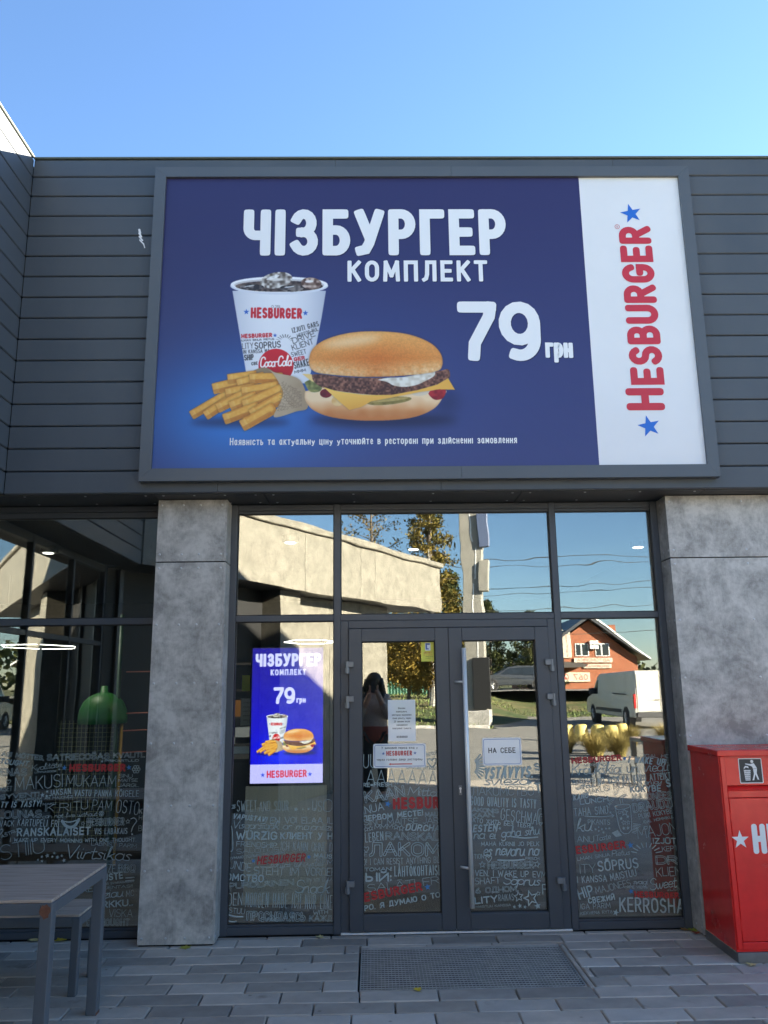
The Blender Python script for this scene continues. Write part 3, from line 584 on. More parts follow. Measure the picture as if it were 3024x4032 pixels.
def paint_meal(cv, small=False):
    """Paper cup with cola and ice, chips in a paper cone and a cheeseburger."""
    u = abs(cv.T((100, 0))[0]-cv.T((0, 0))[0])/100/cv.ss       # canvas px per art px
    sh = lambda m, s_, k, c=(18, 22, 60): cv.put(np.clip(cv.soft(m, s_*u), 0, 1), c, k)
    sh(cv.ell(440, 845, 250, 22), 16, .7); sh(cv.ell(1160, 835, 370, 34), 20, .85); sh(cv.ell(1480, 745, 60, 60), 30, .45)
    # cup
    body = cv.mask([(402, 185), (872, 185), (850, 320), (785, 650), (480, 650)])
    e = cv.inv_x(405, 870, 300); sd = np.abs(e-.45)*1.7
    cv.put(body, mix((238, 240, 246), (178, 184, 200), np.clip(sd, 0, 1)**2.2))
    nb = cv.n(9*u, 3)
    if not small:
        cv.words('0,25L', 598, 272, 648, 272, 15, .12, (120, 120, 125))
    cv.words('HESBURGER', 494, 322, 752, 326, 54, .2, (205, 35, 42))
    for cx, cy in ((472, 291), (769, 297)): cv.put(cv.mask([(a, b) for a, b in star_pts(cx, cy, 15, math.pi)]), (45, 95, 190))
    ink = (62, 62, 66)
    for tx, x0, y0, x1, y1, h, wt, c in (('IZJUTI GARS', 705, 398, 838, 362, 26, .14, ink), ('HEPTOS BUL', 730, 420, 835, 385, 18, .12, ink), ('HESBURGER', 447, 424, 602, 418, 22, .24, (200, 40, 45)),
            ('ILMAN SINUA PIETUS', 447, 440, 612, 432, 10, .16, ink), ('LITY', 452, 478, 508, 474, 30, .08, ink), ('SOPRUS', 514, 478, 646, 470, 34, .14, ink), ('DRIVE', 708, 452, 820, 412, 30, .1, ink), ('KLIENT', 705, 486, 812, 452, 30, .1, ink),
            ('IN KANSSA MA', 457, 502, 590, 495, 20, .12, ink), ('SHIP', 462, 536, 510, 532, 30, .16, ink), ('SWEET', 700, 518, 775, 500, 24, .1, ink), ('SHAKE', 714, 578, 790, 560, 36, .13, ink), ('CBE', 498, 560, 530, 556, 16, .2, ink), ('MMM', 715, 602, 772, 590, 16, .14, ink), ('GER', 712, 540, 768, 530, 20, .24, (200, 40, 45))):
        if not small or h > 24: cv.words(tx, x0, y0, x1, y1, h, wt, c)
    cv.put(cv.mask([(a, b) for a, b in star_pts(616, 409, 11, math.pi)]), (45, 95, 190))
    if not small:
        for k in range(9):
            t = R(20+k*17); cv.put(cv.mask([(665+26*math.cos(t), 445-26*math.sin(t)), (668+26*math.cos(t), 445-26*math.sin(t)), (668+48*math.cos(t), 445-42*math.sin(t)), (664+48*math.cos(t), 445-42*math.sin(t))]), ink)
    red = cv.ell(621, 562, 88, 86) & body; cv.put(red, mix((214, 28, 38), (180, 12, 22), cv.inv_y(480, 650)))
    cv.words('Coca-Cola', 538, 572, 702, 562, 56, .13, (255, 250, 245), 's')
    cv.put(cv.ell(637, 160, 246, 44), (222, 226, 236)); cv.put(cv.ell(637, 153, 244, 40), (246, 247, 250)); cv.put(cv.ell(637, 156, 226, 31), (206, 204, 206))
    liq = cv.ell(637, 162, 220, 28); cv.put(liq, mix((52, 40, 36), (128, 108, 96), np.clip(cv.n(14*u, 5)*1.3-.3, 0, 1)))
    for cx, cy, rx, ry, ro, c1, c2, sdd in ((622, 132, 82, 40, -10, (96, 84, 74), (226, 222, 216), 6), (798, 148, 52, 30, 5, (84, 58, 46), (206, 186, 172), 7), (700, 172, 60, 18, 0, (40, 34, 34), (150, 140, 132), 8), (500, 166, 60, 15, 0, (46, 40, 40), (140, 132, 126), 9)):
        m = cv.ell(cx, cy, rx, ry, ro); cv.put(m, mix(c1, c2, np.clip(cv.n(13*u, sdd)*1.9-.45, 0, 1)))
        cv.put(cv.ell(cx-rx*.2, cy-ry*.35, rx*.42, ry*.2, ro-8), (250, 250, 250), .75)
    # chips in a cone of paper
    cv.put(cv.mask([(470, 604), (520, 580), (560, 570), (600, 585), (640, 640), (560, 650), (480, 640)], True), (152, 130, 98))
    fries = [(215, 800, 385, 700, 42), (285, 800, 400, 722, 44), (330, 672, 440, 645, 50), (402, 625, 500, 612, 44), (450, 648, 540, 622, 46), (512, 625, 630, 622, 46), (392, 697, 490, 678, 46), (348, 765, 450, 712, 46), (475, 690, 610, 668, 48), (414, 758, 500, 722, 48), (482, 752, 645, 682, 52), (384, 822, 510, 775, 50), (520, 795, 650, 722, 54), (474, 850, 590, 785, 54)]
    for i, (x0, y0, x1, y1, wd) in enumerate(fries):
        wd *= 1.12; v, f = ribbon([(x0, y0), (x1, y1)], wd, 9., 10); m = np.zeros((cv.h, cv.w), bool)
        for q in f: cv.mask([v[k] for k in q], out=m)
        v2, f2 = ribbon([(x0+4, y0-8), (x1, y1-8)], wd*.55, 4., 6); m2 = np.zeros((cv.h, cv.w), bool)
        for q in f2: cv.mask([v2[k] for k in q], out=m2)
        sh(m, 5, .5, (70, 40, 10)); nz = cv.n(10*u, 20+i)
        cv.put(m, mix((206, 128, 36), (232, 160, 58), nz)); cv.put(cv.soft(m2, 3*u)*m, mix((252, 202, 96), (238, 172, 66), nz), .9)
        dx, dy = (x1-x0), (y1-y0); l_ = math.hypot(dx, dy); dx, dy = dx/l_, dy/l_; w2 = wd*.44
        cv.put(cv.mask([(x0-dx*w2-dy*w2, y0-dy*w2+dx*w2), (x0-dx*w2+dy*w2, y0-dy*w2-dx*w2), (x0+dy*w2+dx*4, y0-dx*w2), (x0-dy*w2+dx*4, y0+dx*w2)]), (250, 206, 112), .55)
        cv.put(cv.mask([(x0-dx*w2-dy*w2*.2, y0-dy*w2+dx*w2*.2), (x1-dy*w2*.2, y1+dx*w2*.2), (x1-dy*w2, y1+dx*w2), (x0-dx*w2-dy*w2, y0-dy*w2+dx*w2)]) & m, (186, 112, 34), .5)
    cone = cv.mask([(560, 571), (625, 598), (742, 634), (782, 765), (720, 792), (612, 820), (640, 750), (657, 700), (640, 655), (602, 596)], True)
    sh(cone, 7, .4, (40, 25, 10)); cv.put(cone, mix((206, 186, 156), (168, 144, 112), np.clip(cv.inv_x(600, 790, 700)*.8+.3*cv.n(30*u, 40), 0, 1)))
    if not small:
        for k in range(9): cv.words('MINU UDUAL EVEN PERHO'[k:k+9], 640+k*14, 790-k*3, 662+k*11, 640+k*6, 13, .13, (120, 100, 78), 'p', .75)
    # burger
    bun = cv.mask([(766, 690), (768, 735), (810, 785), (910, 822), (1090, 838), (1290, 825), (1410, 780), (1462, 715), (1465, 680), (1300, 660), (950, 655)], True)
    t = cv.inv_y(690, 838, 1100); cv.put(bun, mix((246, 216, 172), (204, 126, 62), np.clip((t-.25)*1.7+.35*(cv.n(40*u, 50)-.5), 0, 1)))
    cv.put(cv.soft(cv.ell(1120, 800, 260, 18), 9*u)*bun, (198, 128, 70), .55); cv.put(cv.soft(~bun, 7*u)*bun, (170, 110, 66), .5)
    pick = cv.mask([(764, 645), (800, 632), (850, 660), (840, 690), (790, 690)], True); cv.put(pick, mix((92, 98, 48), (160, 160, 92), cv.n(12*u, 51)))
    cv.put(cv.ell(872, 700, 30, 22), mix((86, 10, 16), (140, 30, 30), cv.n(16*u, 52)))
    cv.put(cv.ell(930, 738, 30, 26), mix((224, 178, 108), (240, 206, 146), cv.n(16*u, 53)))
    cv.put(cv.ell(1190, 738, 112, 18, -6), mix((112, 100, 44), (160, 142, 74), cv.n(14*u, 54))); cv.put(cv.ell(1190, 732, 98, 9, -6), mix((176, 152, 84), (196, 172, 104), cv.n(12*u, 55)))
    cv.put(cv.ell(1350, 694, 46, 18, -8), (226, 208, 182)); cv.put(cv.mask([(1395, 688), (1470, 678), (1462, 722), (1420, 732), (1388, 705)], True), mix((128, 14, 24), (192, 46, 48), cv.n(14*u, 56)))
    cheese_b = cv.mask([(752, 602), (800, 604), (840, 650), (800, 640)], False); cv.put(cheese_b, (240, 206, 130))
    pat = cv.mask([(800, 606), (812, 642), (860, 672), (960, 692), (1120, 708), (1260, 704), (1380, 676), (1440, 650), (1492, 622), (1486, 580), (1440, 588), (1300, 618), (1000, 620), (850, 604)], True)
    cv.put(pat, mix((74, 42, 30), (164, 112, 88), np.clip(cv.n(8*u, 57)*1.1+cv.n(20*u, 58)*.7-.5, 0, 1)))
    cheese = cv.mask([(858, 668), (930, 690), (1060, 708), (1200, 708), (1330, 684), (1430, 656), (1486, 624), (1520, 682), (1440, 680), (1340, 694), (1220, 718), (1100, 740), (1050, 768), (990, 784), (940, 742)])
    sh(cheese, 5, .35, (60, 30, 10)); cv.put(cheese, mix((250, 204, 98), (224, 152, 48), np.clip(cv.inv_x(860, 1500, 700)*.5+.6*cv.inv_y(700, 790, 990), 0, 1)))
    mayo = cv.mask([(1132, 632), (1180, 622), (1260, 618), (1350, 600), (1412, 588), (1416, 612), (1368, 640), (1320, 660), (1262, 668), (1210, 660), (1180, 644)], True)
    cv.put(mayo, mix((240, 236, 224), (200, 190, 170), np.clip(cv.n(14*u, 59)*1.4-.3, 0, 1)))
    top = cv.mask([(784, 545), (802, 482), (865, 432), (985, 397), (1130, 388), (1280, 402), (1392, 444), (1448, 500), (1456, 560), (1418, 592), (1250, 612), (1050, 617), (860, 602), (804, 584)], True)
    sh(top, 6, .5, (50, 25, 10))
    ty = cv.inv_y(388, 615, 1100); tx = cv.inv_x(785, 1455, 500)
    base = mix((240, 178, 98), (212, 118, 40), np.clip(ty*1.7, 0, 1)*np.clip(1-np.abs(tx-.52)*1.1, 0, 1))
    cream = np.array((250, 218, 165))/255
    k2 = np.clip((ty-.62)*3.0, 0, 1)*(.35+.65*np.abs(tx-.5)*2)*np.clip(.6+.8*cv.n(12*u, 60), 0, 1.3)
    k2 = np.clip(k2, 0, 1)[..., None]; base = base*(1-k2)+cream*k2
    base = base*(1+.10*(cv.n(5*u, 61)-.5)[..., None]); hl = cv.soft(cv.ell(1000, 440, 150, 20, -8), 18*u)
    cv.put(top, np.clip(base, 0, 1)); cv.put(hl*top, (255, 232, 190), .75); cv.put(cv.soft(~top, 8*u)*top, (150, 80, 30), .55)

# panel print: art measured in metres across the panel; 1 canvas px = 3 mm
PX0, PX1, PZ0, PZ1 = -1.495, 1.578, 3.05, 5.295
HM = (0.00144554, -1.3012e-05, -1.57072, -2.39865e-05, -0.00131883, 4.67688, -3.8875e-06, 5.83438e-05)
def art_to_panel(p):
    x, y = p; d = HM[6]*x+HM[7]*y+1; return ((HM[0]*x+HM[1]*y+HM[2])/d, (HM[3]*x+HM[4]*y+HM[5])/d)
MM = .003
def to_canvas(p):
    X, Z = art_to_panel(p); return ((X-PX0)/MM, (PZ1-Z)/MM)
W_, H_ = int((PX1-PX0)/MM), int((PZ1-PZ0)/MM)
cv = Canvas(W_, H_, to_canvas, 2)
yy, xx = cv.yy/cv.h, cv.xx/cv.w
bg = mix((49, 47, 94), (56, 63, 116), np.clip(yy*1.1+xx*.1-.2, 0, 1))
cv.a[:] = bg
gx, gy = cv.T((430, 830)); gr = np.hypot((cv.xx-gx)/1.5, cv.yy-gy)/cv.ss*MM
cv.put(np.exp(-(gr/.40)**2), (50, 136, 220), 1.)
gx, gy = cv.T((760, 760)); gr = np.hypot((cv.xx-gx)/1.6, cv.yy-gy)/cv.ss*MM
cv.put(np.exp(-(gr/.75)**2), (56, 100, 184), .4)
paint_meal(cv)
PRINT = cv.result()
# screen print: portrait, darker and more saturated
SX0, SX1, SZ0, SZ1 = -.875, -.36, .925, 1.87
def to_screen(p):
    return (((-.831+(p[0]-195)*.0003215)-SX0)/.00125, (SZ1-(1.117+(868-p[1])*.000375))/.00125)
cv2 = Canvas(int((SX1-SX0)/.00125), int((SZ1-SZ0)/.00125), to_screen, 2)
yy, xx = cv2.yy/cv2.h, cv2.xx/cv2.w
cv2.a[:] = mix((34, 26, 150), (16, 10, 214), np.clip(yy*1.2, 0, 1))
cv2.put(np.exp(-((xx-.35)**2/.05+(yy-.78)**2/.02)), (30, 60, 255), .7)
paint_meal(cv2, True)
cv2.put(yy > (SZ1-1.054)/(SZ1-SZ0), (196, 192, 255))
SCREEN = cv2.result()
# ---------------------------------------------------------------- material library
mat('cladding', (.078, .091, .107), .5, (.102, .115, .130), 2.2, stretch=(1, 1, .45), detail=9., lo=.25, hi=.75, rvar=.1, bump=.0016, bscale=5., rand=.05, spec=.35)
mat('frame_metal', (.060, .068, .082), .38, (.070, .079, .094), 2.0, bump=.0002, bscale=220, spec=.45)
mat('coping_metal', (.11, .125, .10), .45)
mat('soffit_board', (.035, .036, .038), .55, (.05, .052, .055), 3., bump=.0004)
mat('screw_steel', (.55, .56, .58), .35, metal=.7)
mat('panel_white', srgb(236, 236, 236), .4, srgb(230, 230, 230), 1.0)
mat('print_white', (.88, .88, .88), .4)
mat('print_red', srgb(206, 52, 66), .4)
mat('print_blue', srgb(42, 110, 205), .4)
mat('print_shadow', srgb(34, 36, 78), .5)
mat('decal_white', (.37, .455, .455), .6, (.32, .40, .405), 30.)
mat('decal_red', (.42, .035, .035), .6)
mat('decal_blue', (.06, .22, .50), .6)
mat('gasket', (.012, .012, .013), .6)
mat('steel_brushed', (.84, .82, .79), .38, (.76, .75, .73), 60., metal=.3, stretch=(1, 1, .05))
mat('hinge_grey', (.19, .20, .215), .35, metal=.3)
mat('joint_dark', (.012, .012, .012), .8)
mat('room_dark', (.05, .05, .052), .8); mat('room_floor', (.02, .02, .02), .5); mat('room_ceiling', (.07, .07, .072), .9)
mat('paper', (.84, .86, .88), .6); mat('ink', (.03, .03, .035), .6); mat('paper_yellow', (.80, .78, .10), .55)
glass_mat('glazing', .13, (.93, .965, .95), .0004, 1.6)
glass_mat('glazing_wing', .58, (.85, .9, .88), .0004, 1.6)
glass_mat('glazing_top', .15, (.93, .965, .95), .0008, 2.4)
glass_mat('glazing_door', .13, (.93, .965, .95), .0006, 1.7)

def concrete_mat(name, c1, c2, c3):
    """Mottled fibre-cement board: broad clouds, finer blotches, brushed scratches."""
    mt = bpy.data.materials.new(name); mt.use_nodes = True; t = mt.node_tree; n = t.nodes; L = t.links; b = n['Principled BSDF']
    tc = n.new('ShaderNodeTexCoord'); oi = n.new('ShaderNodeObjectInfo')
    vm = n.new('ShaderNodeVectorMath'); vm.operation = 'ADD'; L.new(tc.outputs['Object'], vm.inputs[0])
    ml = n.new('ShaderNodeVectorMath'); ml.operation = 'SCALE'; ml.inputs['Scale'].default_value = 17.; cb = n.new('ShaderNodeCombineXYZ')
    for k in range(3): L.new(oi.outputs['Random'], cb.inputs[k])
    L.new(cb.outputs[0], ml.inputs[0]); L.new(ml.outputs[0], vm.inputs[1])
    def nz(sc, det, ro, vec=None, dist=0.):
        q = n.new('ShaderNodeTexNoise'); q.inputs['Scale'].default_value = sc; q.inputs['Detail'].default_value = det; q.inputs['Roughness'].default_value = ro
        q.inputs['Distortion'].default_value = dist; L.new(vec or vm.outputs[0], q.inputs['Vector']); return q.outputs['Fac']
    a = nz(5.2, 9, .66, dist=.5); c = nz(26, 6, .7)
    mp = n.new('ShaderNodeMapping'); mp.inputs['Scale'].default_value = (60, 60, 7); mp.inputs['Rotation'].default_value = (0, .5, 0); L.new(vm.outputs[0], mp.inputs[0])
    s = nz(3., 3, .7, mp.outputs[0])
    def mth(op, x, y, v=None):
        q = n.new('ShaderNodeMath'); q.operation = op
        for k, e in enumerate((x, y)):
            if isinstance(e, (int, float)): q.inputs[k].default_value = e
            else: L.new(e, q.inputs[k])
        return q.outputs[0]
    f = mth('ADD', mth('MULTIPLY', a, .60), mth('ADD', mth('MULTIPLY', c, .32), mth('MULTIPLY', s, .12)))
    rp = n.new('ShaderNodeValToRGB'); e = rp.color_ramp.elements
    e[0].position = .40; e[0].color = c1+(1,); e[1].position = .62; e[1].color = c3+(1,); m_ = e.new(.5); m_.color = c2+(1,)
    L.new(f, rp.inputs[0]); L.new(rp.outputs[0], b.inputs['Base Color']); b.inputs['Roughness'].default_value = .5
    bp = n.new('ShaderNodeBump'); bp.inputs['Distance'].default_value = .0008; bp.inputs['Strength'].default_value = .6; L.new(c, bp.inputs['Height']); L.new(bp.outputs[0], b.inputs['Normal'])
    MATS[name] = mt
concrete_mat('concrete_board', (.25, .238, .222), (.40, .382, .357), (.58, .556, .52))
concrete_mat('concrete_light', (.135, .125, .102), (.19, .176, .145), (.255, .237, .197))

# ---------------------------------------------------------------- restaurant building
BLD = thing('restaurant_building', 'dark grey clad restaurant front with glazed entrance and concrete look pillars', 'building')
YF, ZS, ZT, XW, XE = -.36, 2.898, 5.505, -2.508, 12.0     # fascia plane, soffit, roof line, wing plane, far end
YP = -.175                                                 # face of the concrete boards
def plank_front(x0, x1, z0, z1):
    g = .004
    # board with a shallow lip at top and bottom
    prof = [(YF+.006, z0+g), (YF, z0+g+.006), (YF, z1-g-.004), (YF+.004, z1-g), (YF+.03, z1-g), (YF+.03, z0+g)]
    o = obj('cladding_plank', MB().prism(prof, x0, x1, 'x'), 'cladding', BLD)
ZJ = [ZS]+[5.341-.163*k for k in range(14, -1, -1)]+[5.487]
for i, (a, b) in enumerate(zip(ZJ, ZJ[1:])):
    cuts = [XW+.004, XE]
    if i == 0: cuts = [XW+.004, -1.05, .485, 3.3, XE]
    elif i == len(ZJ)-2: cuts = [XW+.004, -.245, 1.86, 4.1, XE]
    else: cuts = [XW+.004, (4.0, 5.2)[i % 2], XE]
    for c0, c1 in zip(cuts, cuts[1:]): plank_front(c0+.0012, c1-.0012, a, b)
YW = -2.86                                                 # end of the wing fascia
for a, b in zip(ZJ, ZJ[1:]):
    g = .004; px = XW
    prof = [(px-.006, a+g), (px, a+g+.006), (px, b-g-.004), (px-.004, b-g), (px-.03, b-g), (px-.03, a+g)]
    obj('cladding_plank', MB().prism(prof, YW, YF-.001, 'y'), 'cladding', BLD)
obj('fascia_backing', MB().box(XW+.0, XE, YF+.032, YF+.2, ZS+.02, 5.48).box(XW-.2, XW-.032, YW, YF+.2, ZS+.02, 5.48), 'joint_dark', BLD)
obj('roof_coping', MB().box(XW, XE, YF-.012, YF+.3, 5.489, ZT, .004).box(XW-.3, XW+.012, YW-.002, YF-.013, 5.489, ZT+.002, .004), 'coping_metal', BLD)
obj('roof', MB().box(-9, XE, YF+.21, 11, 5.2, 5.45).box(-9, XW-.21, YW, YF+.2, 5.2, 5.45), 'soffit_board', BLD)
obj('back_wall', MB().box(-9, XE, 10.8, 11, 0, 5.2).box(XE-.2, XE, .3, 10.8, 0, 5.2).box(-9, -8.8, YW, 10.8, 0, 5.2), 'soffit_board', BLD)
SCREW = MB().lathe([(.0085, 0), (.0085, .0016), (.006, .0034), (.0028, .0038)], n=10).mesh('screw', True); SCREW.materials.append(MATS['screw_steel'])
# soffit boards under the overhang
for x0, x1 in ((XW-.36, -1.5), (-1.497, -.74), (-.737, 1.05), (1.053, 2.33), (2.333, 5.)):
    so = obj('soffit_panel', MB().box(x0+.002, x1-.002, YF+.035, .1, ZS, ZS+.012), 'soffit_board', BLD)
    if x1 < 4:
        for k in range(4):
            xx_ = x0+.06+(x1-x0-.12)*k/3
            for yy_ in (YF+.07, -.05):
                sc_ = bpy.data.objects.new('screw', SCREW); COL.objects.link(sc_); sc_.parent = so; sc_.location = (xx_, yy_, ZS); sc_.rotation_euler = (math.pi, 0, 0)
obj('soffit_panel', MB().box(XW-.36, XW-.034, YW, YF+.034, ZS, ZS+.012), 'soffit_board', BLD)

# concrete-look boards with countersunk screws
def board(x0, x1, z0, z1, screws, face='front', yb=None, mtl='concrete_board'):
    if face == 'front': mb = MB().box(x0, x1, YP, YP+.012, z0, z1, .0012)
    else:                                               # a reveal at x0, from YP to the frame
        mb = MB().box(x0-.006, x0+.006, YP+(.0 if yb is None else yb), .02, z0, z1, .0012)
    o = obj('wall_panel', mb, mtl, BLD)
    for sx, sz in screws:
        s_ = bpy.data.objects.new('screw', SCREW); COL.objects.link(s_); s_.parent = o
        if face == 'front': s_.location = (sx, YP, sz); s_.rotation_euler = (R(90), 0, 0)
        else: s_.location = (x0+(.006 if face == 'right' else -.006), sx, sz); s_.rotation_euler = (0, R(90 if face == 'right' else -90), 0)
    return o
xs = (-1.474, -1.322, -1.202, -1.049)
board(-1.5, -1.026, 2.454, 2.893, [(x, z) for z in (2.855, 2.504) for x in xs])
board(-1.5, -1.026, .012, 2.446, [(x, z) for z in (2.407, 2.017, 1.625, 1.235, .842, .446, .049) for x in xs])
ys_ = (-.15, -.06)
board(-1.020, 0, 2.454, 2.893, [(y, z) for z in (2.85, 2.504) for y in ys_], 'right')
board(-1.020, 0, .012, 2.446, [(y, z) for z in (2.40, 2.01, 1.62, 1.23, .84, .44, .05) for y in ys_], 'right')
obj('pillar_core', MB().box(-1.494, -1.028, YP+.014, .1, 0, ZS), 'joint_dark', BLD)
xr = (2.128, 2.645, 3.16)
board(2.1, 3.2, 2.449, 2.893, [(x, z) for z in (2.85, 2.5) for x in xr])
board(2.1, 3.2, .012, 2.441, [(x, z) for z in (2.401, 2.01, 1.62, 1.237, .84, .45, .05) for x in xr])
board(3.206, 4.6, 2.449, 2.893, []); board(3.206, 4.6, .012, 2.441, [])
board(2.107, 0, 2.449, 2.893, [(y, z) for z in (2.85, 2.5) for y in ys_], 'left', .0125)
board(2.107, 0, .012, 2.441, [(y, z) for z in (2.40, 2.01, 1.62, 1.237, .84, .45, .05) for y in ys_], 'left', .0125)
obj('wall_core', MB().box(2.115, XE, YP+.014, .2, 0, ZS), 'joint_dark', BLD)

# ---------------------------------------------------------------- glazing: frames, panes, lettering on the inside of the glass
YG = .03                                                   # outer face of the glass
def frame_bar(parent, x0, x1, z0, z1, y0=0., y1=.09, name='frame_bar', m_='frame_metal', b=.0025):
    return obj(name, MB().box(x0, x1, y0, y1, z0, z1, b), m_, parent)
def pane(parent, x0, x1, z0, z1, m_='glazing'):
    # bedded 1 cm into the frame; a rubber gasket runs round the sight line
    o = obj('pane', MB().box(x0-.008, x1+.008, YG, YG+.008, z0-.008, z1+.008), m_, parent)
    g = MB(); t = .006
    g.box(x0, x0+t, YG-.012, YG-.001, z0, z1).box(x1-t, x1, YG-.012, YG-.001, z0, z1).box(x0+t, x1-t, YG-.012, YG-.001, z1-t, z1).box(x0+t, x1-t, YG-.012, YG-.001, z0, z0+t)
    obj('gasket', g, 'gasket', parent)
    return o
YD = YG-.0012                                              # lettering foil, on the outer face
def lettering(parent, key, x0, x1):
    words, shapes, lines = DECALS[key]
    for i, (s, ax, az, bx, bz, h, wt, st) in enumerate(words):
        bag = []; letters(bag, s, ax, az, bx, bz, h, wt, st.replace('r', ''), y=YD-.0011*(i % 3))
        for mb in bag: obj('red_lettering' if 'r' in st else 'white_lettering', mb, 'decal_red' if 'r' in st else 'decal_white', parent, fix=False)
    for cx, cz, r, c in shapes:
        rot = random.uniform(-.3, .3); y = YD; mb = MB()
        if c in 'bw': star(mb, cx, cz, r, y, rot)
        elif c == 'o':
            p = star_pts(cx, cz, r, rot, .45); v, f = ribbon(p, max(.0022, r*.18), closed=True); mb.add([(a[0], y, a[1]) for a in v], f)
        elif c == 'f':
            for k in range(6):
                q = A(cx+r*.6*math.cos(k*1.047), cz+r*.6*math.sin(k*1.047), r*.36, r*.36, 0, 360, 9); v, f = ribbon(q, max(.002, r*.16)); mb.add([(a[0], y-.0003*k, a[1]) for a in v], f)
        elif c == 'h':
            q = [(cx, cz-r), (cx-r*.8, cz), (cx-r*.75, cz+r*.55), (cx-r*.35, cz+r*.7), (cx, cz+r*.35), (cx+r*.35, cz+r*.7), (cx+r*.75, cz+r*.55), (cx+r*.8, cz)]
            v, f = ribbon(smooth_line(q+[q[0]]), max(.002, r*.2)); mb.add([(a[0], y, a[1]) for a in v], f)
        obj({'b': 'blue_star', 'w': 'white_star', 'o': 'drawn_star', 'f': 'drawn_flower', 'h': 'drawn_heart'}[c], mb, 'decal_blue' if c == 'b' else 'decal_white', parent, fix=False)
    if lines:
        mb = MB()
        for k, (p, t) in enumerate(lines):
            v, f = ribbon(smooth_line(p) if len(p) > 2 else p, t); mb.add([(a[0], YD-.0003*(k % 5), a[1]) for a in v], f)
        obj('drawn_lines', mb, 'decal_white', parent, fix=False, kind='stuff')
def group_part(name, label=None):
    o = bpy.data.objects.new(name, None); COL.objects.link(o); o.parent = BLD; o.empty_display_size = .1
    if label: o['label'] = label
    return o
# shared curtain-wall posts
GF = group_part('glazing_frame')
JL, M1, M2, JR = (-1.018, -.968), (-.270, -.222), (1.300, 1.346), (2.048, 2.100)
for a, b in (JL, M1, M2, JR): frame_bar(GF, a, b, .004, 2.893, 0, .1, 'post')
ZH, ZT0, ZT1, ZB = 2.828, 2.045, 2.088, .068
for a, b in ((JL[1], M1[0]), (M1[1], M2[0]), (M2[1], JR[0])):
    frame_bar(GF, a+.0004, b-.0004, 2.848, 2.892, .004, .1, 'head_rail'); frame_bar(GF, a+.0004, b-.0004, ZH, 2.8475, .012, .1, 'head_bead')
    frame_bar(GF, a+.0004, b-.0004, ZT0, ZT1, .004, .1, 'transom')
for a, b in ((JL[1], M1[0]), (M2[1], JR[0])):
    frame_bar(GF, a+.0004, b-.0004, .006, .056, .004, .1, 'bottom_rail'); frame_bar(GF, a+.0004, b-.0004, .0564, ZB, .014, .1, 'bottom_bead')
WL = group_part('window', 'tall window left of the doors with a screen behind it')
pane(WL, JL[1], M1[0], ZT1, ZH, 'glazing_top'); pane(WL, JL[1], M1[0], ZB, ZT0); lettering(WL, 'B', JL[1], M1[0])
WC = group_part('window', 'wide fanlight above the double door'); pane(WC, M1[1], M2[0], ZT1, ZH, 'glazing_top')
WR = group_part('window', 'tall window right of the doors beside the red bin')
pane(WR, M2[1], JR[0], ZT1, ZH, 'glazing_top'); pane(WR, M2[1], JR[0], ZB, ZT0); lettering(WR, 'D', M2[1], JR[0])
# door frame and leaves
DF = group_part('door_frame')
frame_bar(DF, M1[1]+.0005, -.166, .012, 2.0445, .006, .09, 'jamb'); frame_bar(DF, 1.246, M2[0]-.0005, .012, 2.0445, .006, .09, 'jamb')
frame_bar(DF, -.1655, 1.2455, 1.991, 2.0445, .006, .09, 'head')
obj('threshold', MB().box(M1[1], M2[0], -.01, .1, .002, .014, .002), 'steel_brushed', DF)
def leaf(x0, x1, gx0, gx1, key, left):
    D_ = group_part('door', 'left door leaf with paper notices' if left else 'right door leaf with long steel pull handle')
    y0 = -.012
    for a, b, c, d, nm in ((x0, gx0, .02, 1.988, 'stile'), (gx1, x1, .02, 1.988, 'stile')):
        obj(nm, MB().box(a, b, y0, .075, c, d, .003), 'frame_metal', D_)
    obj('top_rail', MB().box(gx0+.0004, gx1-.0004, y0+.0008, .075, 1.896, 1.9875, .003), 'frame_metal', D_)
    obj('bottom_rail', MB().box(gx0+.0004, gx1-.0004, y0+.0008, .075, .0205, .122, .003), 'frame_metal', D_)
    pane(D_, gx0, gx1, .122, 1.896, 'glazing_door'); lettering(D_, key, gx0, gx1)
    s = -1 if left else 1; xe = x0 if left else x1
    for z in (1.74, 1.505, .318):
        hb = MB().box(xe-s*.035, xe+s*.012, y0-.028, y0-.001, z-.02, z+.02, .003); hb.cyl((xe+s*.010, y0-.018, z-.062), (xe+s*.010, y0-.018, z+.02), .0125, n=12)
        hb.box(xe-s*.004, xe+s*.028, y0-.022, .004, z-.062, z-.024, .003)
        obj('hinge', hb, 'hinge_grey', D_)
    return D_
DL = leaf(-.165, .5355, -.074, .443, 'C1', True); DR = leaf(.5385, 1.245, .633, 1.151, 'C2', False)
hd = MB().cyl((.637, -.075, .17), (.637, -.075, 1.842), .0155, n=20)
H_ = obj('pull_handle', hd, 'steel_brushed', DR, True)
for z in (1.611, .409): obj('handle_bracket', MB().cyl((.575, -.014, z), (.629, -.066, z), .0085, n=12), 'steel_brushed', DR, True)
lk = MB().box(.578, .600, -.018, -.0125, .862, .925, .002); obj('lock_plate', lk, 'hinge_grey', DR)
obj('lock_cylinder', MB().cyl((.589, -.024, .905), (.589, -.0185, .905), .0075, n=14).box(.586, .592, -.0235, -.0185, .878, .9), 'steel_brushed', DR)
obj('astragal', MB().box(.534, .5405, -.010, .07, .03, 1.98), 'gasket', DL)
